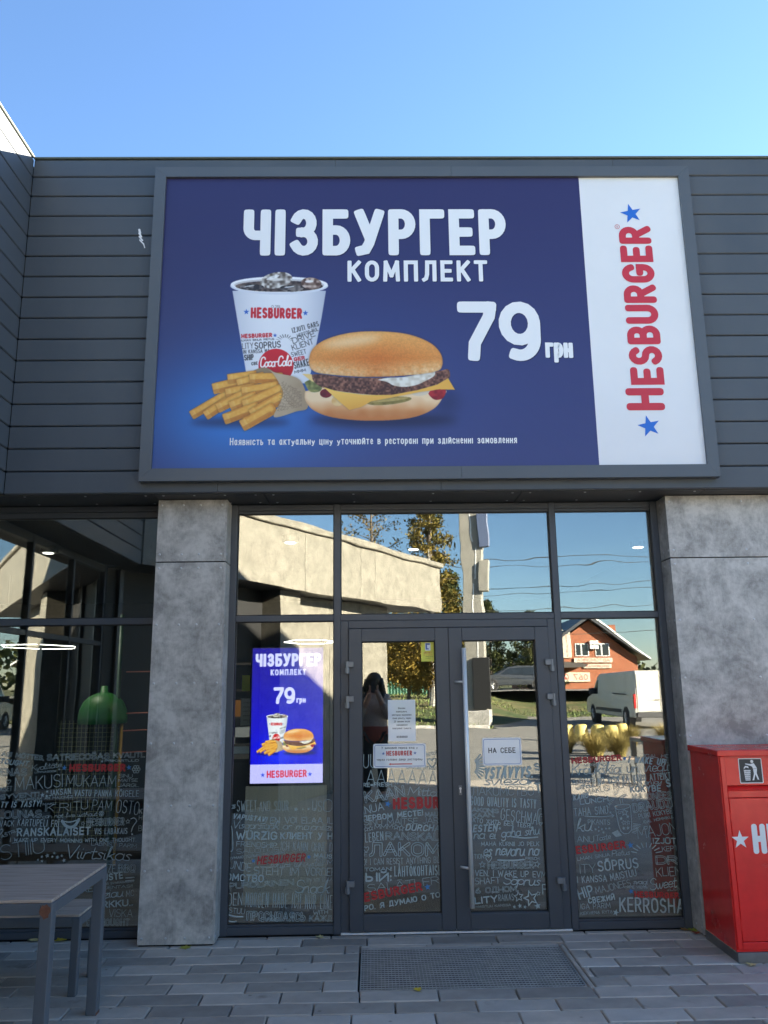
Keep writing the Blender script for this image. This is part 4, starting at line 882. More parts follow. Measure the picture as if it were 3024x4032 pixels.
# left-hand window between pillar and wing
GL = group_part('glazing_frame')
XL0, XL1 = -2.868, -1.5
frame_bar(GL, XL0, XL1, 2.85, 2.893, .004, .1, 'head_rail'); frame_bar(GL, XL0, XL1, 2.81, 2.8495, .014, .1, 'head_bead'); frame_bar(GL, XL0, XL1, 2.036, 2.081, 0, .1, 'transom')
frame_bar(GL, XL0, XL1, .006, .05, .0, .1, 'bottom_rail'); frame_bar(GL, XL0, XL1, .0504, .064, .012, .1, 'bottom_bead'); frame_bar(GL, XL0-.06, XL0-.0005, .006, 2.893, -.06, .1, 'corner_post')
WA = group_part('window', 'wide window left of the pillar behind the table')
pane(WA, XL0, XL1, 2.081, 2.81); pane(WA, XL0, XL1, .064, 2.036); lettering(WA, 'A', XL0, XL1)
# wing glazing, at right angles
GW = group_part('glazing_frame'); xg = XL0-.03
for y in (-.06-.9, -.06-1.85, -.06-2.75): obj('post', MB().box(xg-.05, xg+.03, y-.04, y, .006, 2.893, .0025), 'frame_metal', GW)
for z0, z1 in ((.006, .064), (2.036, 2.081), (2.82, 2.893)): obj('rail', MB().box(xg-.05, xg+.025, -2.84, -.061, z0, z1, .0025), 'frame_metal', GW)
WW = group_part('window', 'glazing of the side wing')
for z0, z1 in ((.06, 2.04), (2.08, 2.825)): obj('pane', MB().box(xg-.008, xg, -2.83, -.065, z0, z1), 'glazing_wing', WW)
# rooms behind the glass
RM = group_part('interior')
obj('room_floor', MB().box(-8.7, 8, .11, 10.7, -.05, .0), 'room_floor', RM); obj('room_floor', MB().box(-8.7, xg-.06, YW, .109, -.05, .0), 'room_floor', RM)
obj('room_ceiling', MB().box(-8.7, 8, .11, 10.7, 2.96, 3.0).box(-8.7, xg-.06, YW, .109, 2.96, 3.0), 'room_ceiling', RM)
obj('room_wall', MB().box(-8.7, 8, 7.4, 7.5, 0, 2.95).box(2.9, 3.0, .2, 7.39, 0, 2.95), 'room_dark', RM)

# stain of scraped paint on the cladding
fl = MB()
for k in range(5):
    v, f = ribbon([(-1.69+.012*k*random.random(), 4.90-.028*k), (-1.682+.01*k, 4.872-.03*k)], .016-.0022*k); fl.add([(a[0], YF-.0012-.0003*k, a[1]) for a in v], f)
obj('paint_scrape', fl, 'print_white', BLD, fix=False)
# ---------------------------------------------------------------- billboard on the fascia
BB = thing('billboard', 'large framed billboard with blue meal advert and white brand strip above the doors', 'billboard', (0, 0, 0))
YB = -.43
bx0, bx1, bz0, bz1 = -1.575, 2.402, 2.967, 5.373; ix0, ix1, iz0, iz1 = -1.494, 2.322, 3.055, 5.292
def frame_piece(poly):
    obj('frame_bar', MB().prism(poly, YB, YF-.002, 'y'), 'billboard_frame', BB)
mat('billboard_frame', (.10, .112, .125), .4, (.11, .122, .135), 1.5, spec=.45)
g = .0008
for x0, x1 in ((bx0, .62), (.62, bx1)):     # top and bottom bars come in two lengths
    L_, Rr_ = x0 == bx0, x1 == bx1
    frame_piece([(x0 if L_ else x0+g, bz1), (x1 if Rr_ else x1-g, bz1), (ix1+g if Rr_ else x1-g, iz1), (ix0-g if L_ else x0+g, iz1)][::-1])
    frame_piece([(x0 if L_ else x0+g, bz0), (x1 if Rr_ else x1-g, bz0), (ix1+g if Rr_ else x1-g, iz0), (ix0-g if L_ else x0+g, iz0)])
frame_piece([(bx0, bz0+g*2), (ix0, iz0+g*2), (ix0, iz1-g*2), (bx0, bz1-g*2)]); frame_piece([(bx1, bz0+g*2), (ix1, iz0+g*2), (ix1, iz1-g*2), (bx1, bz1-g*2)])
YPN = -.405
def print_panel(name, x0, x1, z0, z1, y, mt, parent, back=.02, backm='gasket'):
    me = bpy.data.meshes.new(name); me.from_pydata([(x0, y, z0), (x1, y, z0), (x1, y, z1), (x0, y, z1)], [], [(0, 1, 2, 3)])
    uv = me.uv_layers.new(name='UVMap'); uv.data.foreach_set('uv', [0, 0, 1, 0, 1, 1, 0, 1]); me.materials.append(mt)
    o = bpy.data.objects.new(name, me); COL.objects.link(o); o.parent = parent
    return o
image_mat('meal_print', PRINT, .42)
print_panel('printed_panel', PX0, PX1, PZ0, PZ1, YPN, MATS['meal_print'], BB)
obj('white_panel', MB().box(PX1+.0003, ix1+.01, YPN, YPN+.01, PZ0, PZ1), 'panel_white', BB)
obj('panel_backing', MB().box(ix0-.01, ix1+.01, YPN+.011, YF-.004, iz0-.01, iz1+.01), 'gasket', BB)
def bb_letters(name, rows, mt, shadow=True):
    mb = MB(); sh = MB()
    for (s, x0, z0, x1, z1, h, wt, capn, gap) in rows:
        st, t = text_strokes(s, x0, z0, x1, z1, h, wt, 'p', gap)
        for k, p in enumerate(st):
            v, f = ribbon(p, t, capn, 8)
            mb.add([(a[0], YPN-.002-.0003*(k % 4), a[1]) for a in v], f)
            if shadow: sh.add([(a[0]+.007, YPN-.0006-.0002*(k % 4), a[1]-.006) for a in v], f)
    o = obj(name, mb, mt, BB, fix=False)
    if shadow: obj('print_shadow', sh, 'print_shadow', o, fix=False)
bb_letters('headline_lettering', [('ЧІЗБУРГЕР', -.916, 4.659, 1.012, 4.656, .375, .205, 4.5, .08), ('КОМПЛЕКТ', -.155, 4.449,   .863, 4.447, .168, .18, 4.5, .17)], 'print_white')
bb_letters('price_lettering', [('79', .628, 3.833, 1.222, 3.828, .457, .19, 4., .03), ('грн', 1.25, 3.853, 1.448, 3.850, .16, .2, 4., .06)], 'print_white')
ft = []; typeset(ft, 'Наявність та актуальну ціну уточнюйте в ресторані при здійсненні замовлення', .024, 3.222, .054, lambda p: (p[0], YPN-.002, p[1]), 1.985, bold=.01)
for q_ in ft: obj('footnote_lettering', q_, 'print_white', BB, fix=False)
# brand name, reading upwards
bm = MB()
def rot(p, k): return (2.083-p[1], YPN-.002-.0003*(k % 4), p[0])
def rows_up(s, z0, z1, h, wt, xb=0.):
    st, t = text_strokes(s, z0, xb, z1, xb, h, wt, 'p', .06)
    for k, p in enumerate(st):
        v, f = ribbon(p, t, 2.4, 8); bm.add([rot(a, k) for a in v], f)
rows_up('H', 3.455, 3.620, .272, .2, .012); rows_up('ESBURGER', 3.645, 4.888, .238, .215)
obj('brand_lettering', bm, 'print_red', BB, fix=False)
sm = MB(); star(sm, 1.950, 4.992, .082, YPN-.002, -.2); star(sm, 1.946, 3.338, .082, YPN-.002, -.2); obj('brand_stars', sm, 'print_blue', BB, fix=False)
rg = MB(); v, f = ribbon(A(1.838, 4.884, .017, .017, 0, 360, 16), .003); rg.add([(a[0], YPN-.002, a[1]) for a in v], f); typeset(rg, 'R', 1.838, 4.876, .016, lambda p: (p[0], YPN-.002, p[1])); obj('registered_mark', rg, 'print_red', BB, fix=False)

# ---------------------------------------------------------------- paving
PV = bpy.data.objects.new('pavement', MB().box(-9, 14, -8.2, .12, -.16, -.045).mesh('pavement')); COL.objects.link(PV); PV['kind'] = 'structure'; PV['label'] = 'grey block paving in front of the restaurant'
mat('joint_moss', (.03, .036, .016), .9, (.05, .045, .035), 9., bump=.002); PV.data.materials.append(MATS['joint_moss'])
mat('paver', (.37, .33, .284), .78, (.46, .413, .36), 6., bump=.0014, bscale=110, rand=.2, detail=8.)
# worn pavers: dark spots and paler scuffs added on top of the tones
def paver_spots(mt):
    t = mt.node_tree; n = t.nodes; L = t.links; b = n['Principled BSDF']
    src = b.inputs['Base Color'].links[0].from_socket
    tc = n.new('ShaderNodeNewGeometry'); nz = n.new('ShaderNodeTexNoise'); nz.inputs['Scale'].default_value = 5.5; nz.inputs['Detail'].default_value = 3; L.new(tc.outputs['Position'], nz.inputs['Vector'])
    rp = n.new('ShaderNodeValToRGB'); rp.color_ramp.elements[0].position = .66; rp.color_ramp.elements[0].color = (1, 1, 1, 1); rp.color_ramp.elements[1].position = .76; rp.color_ramp.elements[1].color = (.62, .6, .6, 1)
    vo = n.new('ShaderNodeTexVoronoi'); vo.inputs['Scale'].default_value = 7.; L.new(tc.outputs['Position'], vo.inputs['Vector'])
    vr = n.new('ShaderNodeValToRGB'); vr.color_ramp.elements[0].position = .05; vr.color_ramp.elements[0].color = (.45, .44, .42, 1); vr.color_ramp.elements[1].position = .085; vr.color_ramp.elements[1].color = (1, 1, 1, 1); L.new(vo.outputs['Distance'], vr.inputs[0])
    m0 = n.new('ShaderNodeMixRGB'); m0.blend_type = 'MULTIPLY'; m0.inputs[0].default_value = .7; L.new(src, m0.inputs[1]); L.new(vr.outputs[0], m0.inputs[2]); src = m0.outputs[0]
    L.new(nz.outputs['Fac'], rp.inputs[0]); mx = n.new('ShaderNodeMixRGB'); mx.blend_type = 'MULTIPLY'; mx.inputs[0].default_value = 1
    L.new(src, mx.inputs[1]); L.new(rp.outputs[0], mx.inputs[2]); L.new(mx.outputs[0], b.inputs['Base Color'])
paver_spots(MATS['paver'])
GX0, GX1, GY0, GY1 = -.088, 1.145, -.972, -.262
LEN, ROW = .415, .152
pm = {}
mat('paver_pale', (.44, .405, .36), .78, (.52, .48, .43), 6., bump=.0014, bscale=110, rand=.12, detail=8.); paver_spots(MATS['paver_pale'])
mat('paver_dark', (.27, .243, .213), .78, (.35, .318, .28), 6., bump=.0014, bscale=110, rand=.15, detail=8.)
def paver(x0, x1, y0, y1):
    w_, d_ = round(x1-x0-.007, 4), round(y1-y0-.007, 4)
    if w_ < .02: return
    q = random.random(); m_ = 'paver_pale' if q < (.45 if y1 > -.1 else .10) else 'paver_dark' if q > .82 else 'paver'
    if (w_, d_, m_) not in pm:
        pm[(w_, d_, m_)] = MB().box(-w_/2, w_/2, -d_/2, d_/2, -.05, 0, .005).mesh('paver'); pm[(w_, d_, m_)].materials.append(MATS[m_])
    o = bpy.data.objects.new('paver', pm[(w_, d_, m_)]); COL.objects.link(o); o.parent = PV
    o.location = ((x0+x1)/2, (y0+y1)/2, random.uniform(-.0015, .0015)); o.rotation_euler = (random.uniform(-.006, .006), random.uniform(-.005, .005), random.uniform(-.006, .006))
rowoff = [.13, -.05, .23, .04, .17, -.02, .13, -.083, .10, -.12, .2, .02, .14]
for r in range(-1, 12):
    y1 = -.06-ROW*r; y0 = y1-ROW
    if r == -1: y1 = min(y1, .0)
    x = -4.15+rowoff[(r+1) % 13] if r < 1 else -4.15+rowoff[(r+1) % 13]
    while x < 3.9:
        a, b = x, x+LEN
        if y0 > GY0-.02 and y1 < -.2 and b > GX0 and a < GX1:
            if a < GX0-.01: paver(a, GX0-.004, y0, y1)
            if b > GX1+.05: paver(GX1+.04, b, y0, y1)
        else: paver(a, b, y0, y1)
        x = b
# thin border stones round the mat
for k in range(3): paver(GX0+k*.411, GX0+(k+1)*.411, GY1+.003, -.2125)
for k in range(2): paver(GX1+.004, GX1+.04, GY0+.36*k, GY0+.36*(k+1))
pf = obj('far_paving', MB().box(-9, 14, -8.2, -.06-ROW*12, -.044, -.002), 'paver', PV)
# steel grating in a pit
MATG = thing('entrance_grate', 'rectangular galvanised steel grating set in the paving before the doors', 'floor grate', ((GX0+GX1)/2, (GY0+GY1)/2, 0))
mat('galvanised', (.46, .47, .47), .42, (.34, .35, .36), 14., metal=.3)
obj('pit', MB().box(-.61, .61, -.35, .35, -.044, -.040), 'gasket', MATG)
hw, hd_ = (GX1-GX0)/2-.004, (GY1-GY0)/2-.004
fr = MB().box(-hw, hw, -hd_, -hd_+.006, -.035, .001).box(-hw, hw, hd_-.006, hd_, -.035, .001).box(-hw, -hw+.006, -hd_+.006, hd_-.006, -.035, .001).box(hw-.006, hw, -hd_+.006, hd_-.006, -.035, .001)
obj('frame', fr, 'galvanised', MATG)
mat('grate_shaded', (.075, .08, .082), .6, (.12, .125, .125), 20., metal=.3)  # darker copy of the galvanised steel: shade between the bars painted in
g1 = MB(); gc = MB(); nrow = 22
for k in range(1, nrow):
    y = -hd_+2*hd_*k/nrow; g1.box(-hw+.006, hw-.006, y-.0026, y+.0026, -.032, -.0042); gc.box(-hw+.006, hw-.006, y-.0034, y+.0034, -.004, .0)
obj('bearing_bars', g1, 'grate_shaded', MATG, kind='stuff'); obj('bar_light_edges', gc, 'galvanised', MATG, kind='stuff')  # pale strips added on the bars so their top edges read as lit
g2 = MB(); nc_ = 62
for k in range(1, nc_): x = -hw+2*hw*k/nc_; g2.box(x-.0016, x+.0016, -hd_+.006, hd_-.006, -.026, -.0045)
obj('cross_bars', g2, 'galvanised', MATG, kind='stuff')

# ---------------------------------------------------------------- fallen leaves
for nm, c in (('leaf_yellow', (.62, .46, .04)), ('leaf_pale', (.62, .52, .24)), ('leaf_brown', (.34, .17, .05)), ('leaf_green', (.36, .36, .04)), ('leaf_red', (.42, .08, .04))): mat(nm, c, .6, tuple(v*.7 for v in c), 40.)
def fallen_leaf(x, y, s, m_, label, rz, curl=.3):
    p = [(0, -.55), (.2, -.4), (.52, -.36), (.38, -.1), (.55, .12), (.25, .2), (.1, .62), (-.1, .3), (-.42, .3), (-.34, .02), (-.55, -.2), (-.22, -.34)]
    v = [(0, 0, .25*curl*s)]+[(a*s, b*s, curl*s*(.12+.5*abs(a)*abs(a)+.18*b*random.random())) for a, b in p]; n = len(p)
    mb = MB(); mb.add(v, [(0, 1+k, 1+(k+1) % n) for k in range(n)]); mb.cyl((0, -.5*s, .1*curl*s), (.12*s, -1.0*s, .06*s), .012*s+.0004, n=5)
    mb.add([(a, b, c-.0006) for a, b, c in v], [(0, 1+(k+1) % n, 1+k) for k in range(n)])
    o = obj('fallen_leaf', mb, m_, fix=False); o.location = (x, y, .003); o.rotation_euler = (0, 0, rz); tag(o, label, 'leaf', 'fallen leaves on the paving')
for a in ((.224, -.985, .045, 'leaf_yellow', 'yellow leaf lying on the front edge of the steel grating', .4, .9), (-2.218, -.01, .07, 'leaf_pale', 'pale cream leaf on the paving under the left window, left of the two there', 1.2, .7),
          (-2.034, -.02, .08, 'leaf_yellow', 'yellow and cream leaf on the paving under the left window, right of the two there', 2.3, .6), (-1.19, -.20, .07, 'leaf_green', 'yellow green leaf poking out from under the concrete pillar', .2, .25),
          (2.03, -.03, .06, 'leaf_brown', 'brown curled leaf at the foot of the right window frame', 1.9, .6), (2.075, -.05, .06, 'leaf_green', 'green and yellow leaf in the corner beside the red bin', .7, .8),
          (2.108-.03, -.105, .05, 'leaf_red', 'small reddish leaf in the corner beside the red bin', 2.9, .8), (2.157, -.70, .06, 'leaf_pale', 'pale dry leaf lying against the front of the red bin', 2.6, .6), (-.36, -.05, .05, 'leaf_pale', 'dry leaf at the foot of the post left of the doors', 1.2, .8)):
    fallen_leaf(*a)

# ---------------------------------------------------------------- table and bench
mat('wood_grey', (.35, .26, .205), .6, (.58, .47, .39), 3.0, stretch=(1.2, 26, 26), bump=.0006, bscale=20, rand=.05)
mat('table_metal', (.10, .11, .125), .45, (.12, .13, .145), 3., bump=.0003, bscale=120)
mat('rust', (.13, .045, .025), .8, (.22, .09, .05), 40., bump=.0015, bscale=90)
def bench(name, label, cat, x0, x1, y0, y1, zt, leg, rust_at=None, slats=1):
    t = thing(name, label, cat, ((x0+x1)/2, (y0+y1)/2, 0)); hx, hy = (x1-x0)/2, (y1-y0)/2
    obj('top', MB().box(-hx+.004, hx-.004, -hy+.004, hy-.004, zt-.014, zt, .002), 'wood_grey', t)
    for s in (-1, 1): obj('apron', MB().box(-hx+leg, hx-leg, s*hy-(.03 if s > 0 else 0), s*hy+(0 if s > 0 else .03), zt-.062, zt-.015, .002), 'table_metal', t)
    for s in (-1, 1): obj('apron', MB().box(s*hx-(.03 if s > 0 else 0), s*hx+(0 if s > 0 else .03), -hy+leg, hy-leg, zt-.062, zt-.015, .002), 'table_metal', t)
    for sx in (-1, 1):
        for sy in (-1, 1):
            xa, ya = sx*hx, sy*hy
            obj('leg', MB().box(xa, xa-sx*leg, ya, ya-sy*leg, 0, zt-.0145, .003), 'table_metal', t)
    if rust_at:
        rm = MB(); c = [(.028*math.cos(a)*random.uniform(.7, 1.2), .034*math.sin(a)*random.uniform(.7, 1.2)) for a in np.linspace(0, 2*math.pi, 14, endpoint=False)]
        rm.add([(hx-.03, -hy-.001, zt-.048)]+[(hx-.03+min(a*.8, .028), -hy-.001, min(zt-.016, zt-.048+b)) for a, b in c], [(0, 1+k, 1+(k+1) % 14) for k in range(14)])
        obj('rust_patch', rm, 'rust', t, fix=False)
        obj('rust_patch', MB().box(hx-.02, hx+.001, hy-.05, hy+.001, 0, .012), 'rust', t)
    return t
bench('outdoor_table', 'grey wooden topped metal table with a rusty corner in front of the left window', 'table', -2.95, -1.398, -1.915, -1.185, .703, .052, True)
bench('outdoor_bench', 'low grey wooden bench between the rusty cornered table and the left window', 'bench', -2.95, -1.592, -.985, -.655, .405, .042)

# ---------------------------------------------------------------- litter bin
mat('bin_red', (.86, .03, .024), .24, (.72, .022, .018), 5., spec=.6, bump=.0003, bscale=60, rvar=.12, detail=9.)
mat('bin_steel', (.33, .32, .31), .38, (.25, .24, .23), 8., metal=.85, bump=.0005)
mat('sticker_black', (.03, .032, .036), .4); mat('sticker_white', (.82, .82, .82), .45)
BN = thing('litter_bin', 'tall red metal litter bin with litter pictogram against the right wall', 'bin', (2.1, -.664, 0))
bw, bd = 1.02, .45
obj('base', MB().box(.0, bw, .0, bd+.01, 0, .056, .002), 'bin_steel', BN)
obj('body', MB().box(.0, .006, .012, bd, .057, 1.146, .0015).box(.0065, .036, .002, .03, .072, 1.146, .003).box(bw-.03, bw, .002, bd, .057, 1.146, .003).box(.0065, bw-.031, bd-.01, bd, .057, 1.146).box(.0365, bw-.031, .002, .03, .072, .11, .002).box(.0365, bw-.031, .004, .03, .908, .948, .002).box(.0065, bw-.031, .012, .03, .058, .0715), 'bin_red', BN)
obj('door', MB().box(.039, bw-.034, .004, .02, .113, .9045, .003), 'bin_red', BN)
obj('ledge', MB().prism([(.002, .9485), (.05, .968), (.05, .974), (-.002, .9545)], .037, bw-.032, 'x'), 'bin_red', BN)
obj('flap', MB().box(.037, bw-.032, .03, .036, .976, 1.145), 'bin_red', BN)
obj('lid', MB().box(-.012, bw+.01, -.01, bd+.01, 1.1475, 1.183, .004), 'bin_red', BN)
for z in (.80, .20): obj('hinge', MB().cyl((.0375, .0035, z-.025), (.0375, .0035, z+.025), .004, n=8), 'bin_red', BN)
pic = MB(); px0, px1, pz0, pz1 = .128, .272, .986, 1.132; yq = .0285
ck = lambda x0, x1, z0, z1, r, y: [(a, y, b) for a, b in (A(x1-r, z1-r, r, r, 0, 90, 5)+A(x0+r, z1-r, r, r, 90, 180, 5)+A(x0+r, z0+r, r, r, 180, 270, 5)+A(x1-r, z0+r, r, r, 270, 360, 5))]
st1 = MB().add(ck(px0, px1, pz0, pz1, .006, yq), [tuple(range(20))]); ps = obj('pictogram_sticker', st1, 'sticker_white', BN, fix=False)
st2 = MB().add(ck(px0+.005, px1-.005, pz0+.005, pz1-.005, .004, yq-.0005), [tuple(range(20))]); obj('sticker_field', st2, 'sticker_black', ps, fix=False)
P_ = lambda a, b: (px0+a*.144, pz0+b*.146)
fg = MB(); k_ = [0]
def piece(pts):
    k_[0] += 1; q = [P_(*p) for p in pts]; fg.add([(a, yq-.001-.0002*(k_[0] % 6), b) for a, b in q], [tuple(range(len(q)))])
piece(A(.58, .87, .065, .065, 0, 360, 17)[:-1])
piece([(.28, .80), (.5, .77), (.66, .80), (.74, .66), (.77, .60), (.6, .58), (.57, .66), (.5, .70), (.29, .76)])
piece([(.60, .57), (.77, .59), (.74, .40), (.82, .14), (.75, .15), (.68, .36), (.60, .12), (.53, .12), (.62, .38)])
piece([(.20, .56), (.30, .64), (.42, .60), (.40, .68), (.28, .70), (.22, .64)])
for k in range(5):
    x = .2+.06*k; piece([(x, .54), (x+.03, .54), (.24+.045*k+.022, .12), (.24+.045*k, .12)])
for k in range(6):
    z = .52-.075*k; i_ = .2+.04*(.54-z)/.42; piece([(i_, z), (.49-(i_-.2)*1.3, z), (.49-(i_-.2)*1.3, z-.03), (i_, z-.03)])
obj('pictogram', fg, 'sticker_white', ps, fix=False)
bl = MB(); st, t = text_strokes('HESBURGER', .155, .59, .935, .59, .168, .2, 'p', .08)
for k, p in enumerate(st):
    v, f = ribbon(p, t, 2.4, 8); bl.add([(a[0], .0028-.0003*(k % 4), a[1]) for a in v], f)
obj('brand_lettering', bl, 'sticker_white', BN, fix=False)
bs = MB(); star(bs, .082, .67, .054, .0028); obj('brand_star', bs, 'sticker_white', BN, fix=False)
# ---------------------------------------------------------------- notices behind the door glass
YN = YG-.0022                                              # laminated signs, on the outer face
mat('laminate', (.80, .82, .84), .5); mat('laminate_yellow', (.80, .78, .10), .5)
for q_ in ('laminate', 'laminate_yellow'):
    b_ = MATS[q_].node_tree.nodes['Principled BSDF']; b_.inputs['Coat Weight'].default_value = 1.; b_.inputs['Coat Roughness'].default_value = .04; b_.inputs['Coat IOR'].default_value = 1.7
def sheet(name, label, cat, x0, x1, z0, z1, m_, r=.0, border=None, y=YN):
    t = thing(name, label, cat, ((x0+x1)/2, y, (z0+z1)/2)); hx, hz = (x1-x0)/2, (z1-z0)/2
    rr = max(r, .0005)
    pl = A(hx-rr, hz-rr, rr, rr, 0, 90, 5)+A(-hx+rr, hz-rr, rr, rr, 90, 180, 5)+A(-hx+rr, -hz+rr, rr, rr, 180, 270, 5)+A(hx-rr, -hz+rr, rr, rr, 270, 360, 5)
    obj('sheet', MB().prism(pl, 0, .0006, 'y'), m_, t)
    if border:
        k = 1-.010/hx; v, f = ribbon([(a*k, b*(1-.010/hz)) for a, b in pl], .0035, closed=True); obj('border', MB().add([(a, -.0004, b) for a, b in v], f), border, t, fix=False)
    return t
def lines(parent, rows, m_='ink', name='print'):
    mb = MB()
    for (s, cx, z, h, wd, bold) in rows: typeset(mb, s, cx, z, h, lambda p: (p[0], -.0007, p[1]), wd, bold=bold)
    return obj(name, mb, m_, parent, fix=False)
mat('notice_blue', (.10, .18, .42), .5); mat('notice_red', (.62, .07, .06), .5)
n1 = sheet('paper_notice', 'white paper notice of several text lines in the left door, above the rounded sign', 'notice', .106, .297, 1.215, 1.494, 'laminate')
lines(n1, [(s, 0, .077-.0225*k, .0125, None, .01) for k, s in enumerate(('Шановні', 'відвідувачі,', 'ресторан відновлює', 'свою роботу через', '20 хвилин після', 'завершення', 'повітряної тривоги.'))])
lines(n1, [('HESBURGER', 0, -.117, .014, .075, .02)], 'ink', 'brand_print')
n2 = sheet('door_sign', 'white rounded sign with red brand name and arrow in the left door', 'sign', .001, .364, 1.04, 1.2, 'laminate', .012, 'notice_blue')
lines(n2, [('У зимовий період вхід у', 0, .045, .016, .25, .01), ('через головні двері ресторану', 0, -.032, .016, .315, .01)])
lines(n2, [('HESBURGER', -.003, .0, .033, .178, .04)], 'notice_red', 'brand_print')
ar = MB().add([(-.077, -.0007, -.055), (-.062, -.0007, -.048), (-.062, -.0007, -.0515), (.085, -.0007, -.0515), (.085, -.0007, -.0585), (-.062, -.0007, -.0585), (-.062, -.0007, -.062)], [(0, 1, 2, 3, 4, 5, 6)]); obj('arrow', ar, 'notice_red', n2, fix=False)
sb = MB(); star(sb, -.112, .015, .012, -.0007); star(sb, .106, .016, .012, -.0007); obj('stars', sb, 'notice_blue', n2, fix=False)
n3 = sheet('door_sign', 'white rounded sign with bold dark capitals in the right door', 'sign', .754, 1.025, 1.046, 1.23, 'laminate', .012, 'notice_blue')
lines(n3, [('НА СЕБЕ', 0, -.010, .036, .188, .02)])
n4 = sheet('security_sticker', 'bright yellow sticker in the top right corner of the left door glass', 'sticker', .346, .441, 1.755, 1.892, 'laminate_yellow')
obj('emblem', MB().box(-.019, .019, -.0009, -.0005, .008, .062), 'paper', n4)
obj('emblem_mark', MB().box(-.015, .015, -.0014, -.0010, .047, .058).box(-.015, -.004, -.0014, -.0010, .014, .046).box(-.0035, .006, -.0014, -.0010, .014, .024), 'notice_blue', n4)
lines(n4, [("ОБ'ЄКТ", 0, -.014, .013, .055, .02)], 'notice_red', 'title_print'); lines(n4, [('під охороною', 0, -.026, .007, .062, .01)], 'notice_red'); lines(n4, [('336-11-11', .008, -.039, .007, .05, .01), ('www.guard.ua', 0, -.049, .004, .035, .0)])

# ---------------------------------------------------------------- advertising screen behind the window
TV = thing('advert_screen', 'lit portrait screen with meal advert behind the window left of the doors', 'screen', (0, .25, 0))
mat('bezel', (.012, .012, .014), .3)
obj('casing', MB().box(SX0-.012, SX1+.012, .004, .05, SZ0-.012, SZ1+.012, .004), 'bezel', TV)
image_mat('screen_print', SCREEN, .3, .17)
print_panel('display', SX0, SX1, SZ0, SZ1, .0005, MATS['screen_print'], TV)
mat('lit_white', (.02, .02, .02), .4, emit=.185, ecol=(.62, .62, 1.)); mat('lit_red', (.02, .02, .02), .4, emit=.18, ecol=(.66, .02, .06)); mat('lit_blue', (.02, .02, .02), .4, emit=.18, ecol=(.03, .08, .75))
tw = MB()
for s, x0, z0, x1, z1, h, wt, gp in (('ЧІЗБУРГЕР', -.853, 1.737, -.373, 1.738, .094, .22, .075), ('КОМПЛЕКТ', -.742, 1.674, -.484, 1.675, .043, .2, .17), ('79', -.718, 1.472, -.562, 1.472, .118, .2, .02), ('грн', -.552, 1.478, -.484, 1.478, .045, .2, .06)):
    st, t = text_strokes(s, x0, z0, x1, z1, h, wt, 'p', gp)
    for k, p in enumerate(st):
        v, f = ribbon(p, t, 4.); tw.add([(a[0], -.001-.0002*(k % 4), a[1]) for a in v], f)
obj('headline', tw, 'lit_white', TV, fix=False)
tr = MB(); st, t = text_strokes('HESBURGER', -.757, .962, -.472, .965, .05, .2, 'p', .06)
for k, p in enumerate(st):
    v, f = ribbon(p, t, 2.4); tr.add([(a[0], -.001-.0002*(k % 4), a[1]) for a in v], f)
obj('brand_lettering', tr, 'lit_red', TV, fix=False)
ts = MB(); star(ts, -.785, .982, .018, -.001); star(ts, -.451, .984, .018, -.001); obj('brand_stars', ts, 'lit_blue', TV, fix=False)
obj('stand', MB().box(-.66, -.58, .055, .1, .02, 1.5).box(-.8, -.44, -.02, .3, .0, .02), 'bezel', TV)
mat('ribbed_board', (.82, .77, .63), .6, (.70, .66, .54), 60., stretch=(1, 1, .02))
obj('board', MB().box(-.905, -.332, .0, .03, .13, .905, .003), 'ribbed_board', TV)

# ---------------------------------------------------------------- things inside the restaurant
mat('led', (.9, .9, .9), .5, emit=.8, ecol=(1, .96, .86)); mat('spot_glow', (.9, .9, .9), .5, emit=.8, ecol=(1, .95, .85)); mat('black_metal', (.02, .02, .022), .4)
def hex_lamp(x, y, z, r, label):
    t = thing('pendant_lamp', label, 'lamp', (x, y, z), group='hexagonal light tubes inside the restaurant')
    p = [(r*math.cos(R(60*k)), r*1.5*math.sin(R(60*k)), 0) for k in range(6)]
    for k in range(6):
        a, b = Vector(p[k]), Vector(p[(k+1) % 6]); obj('light_tube', MB().cyl(a.lerp(b, .04), b.lerp(a, .04), .0045, n=6), 'led', t)
    obj('wires', MB().cyl(p[0], (p[0][0], p[0][1], 2.955-z), .002, n=4).cyl(p[3], (p[3][0], p[3][1], 2.955-z), .002, n=4), 'black_metal', t)
hex_lamp(-3.97, 4., 2.09, .42, 'hexagonal pendant lamp of white light tubes seen through the left window')
hex_lamp(-.74, 4., 2.11, .32, 'hexagonal pendant lamp of white light tubes above the advert screen')
for x, y, lb in ((2.64, 2.05, 'round ceiling spotlight seen through the upper right window'), (-3.158, 2.05, 'round ceiling spotlight seen through the left window'), (.416, 2.05, 'round ceiling spotlight seen through the fanlight over the doors'), (-.75, 1.6, 'added round ceiling spotlight above the advert screen')):  # the one over the screen is added to brighten the board below it
    t = thing('ceiling_spotlight', lb, 'lamp', (x, y, 2.9), group='ceiling spotlights'); obj('housing', MB().lathe([(.075, .06), (.08, .0), (.07, -.004)], n=20), 'black_metal', t); obj('lens', MB().lathe([(.05, .0), (.05, -.008), (.02, -.012)], n=20), 'spot_glow', t)
    ld = bpy.data.lights.new('spot_bulb', 'SPOT'); ld.energy = 9; ld.spot_size = R(125); ld.spot_blend = .6; ld.color = (1, .9, .74); ld.shadow_soft_size = .05; lo_ = bpy.data.objects.new('spot_bulb', ld); COL.objects.link(lo_); lo_.parent = t; lo_.location = (0, 0, -.03)
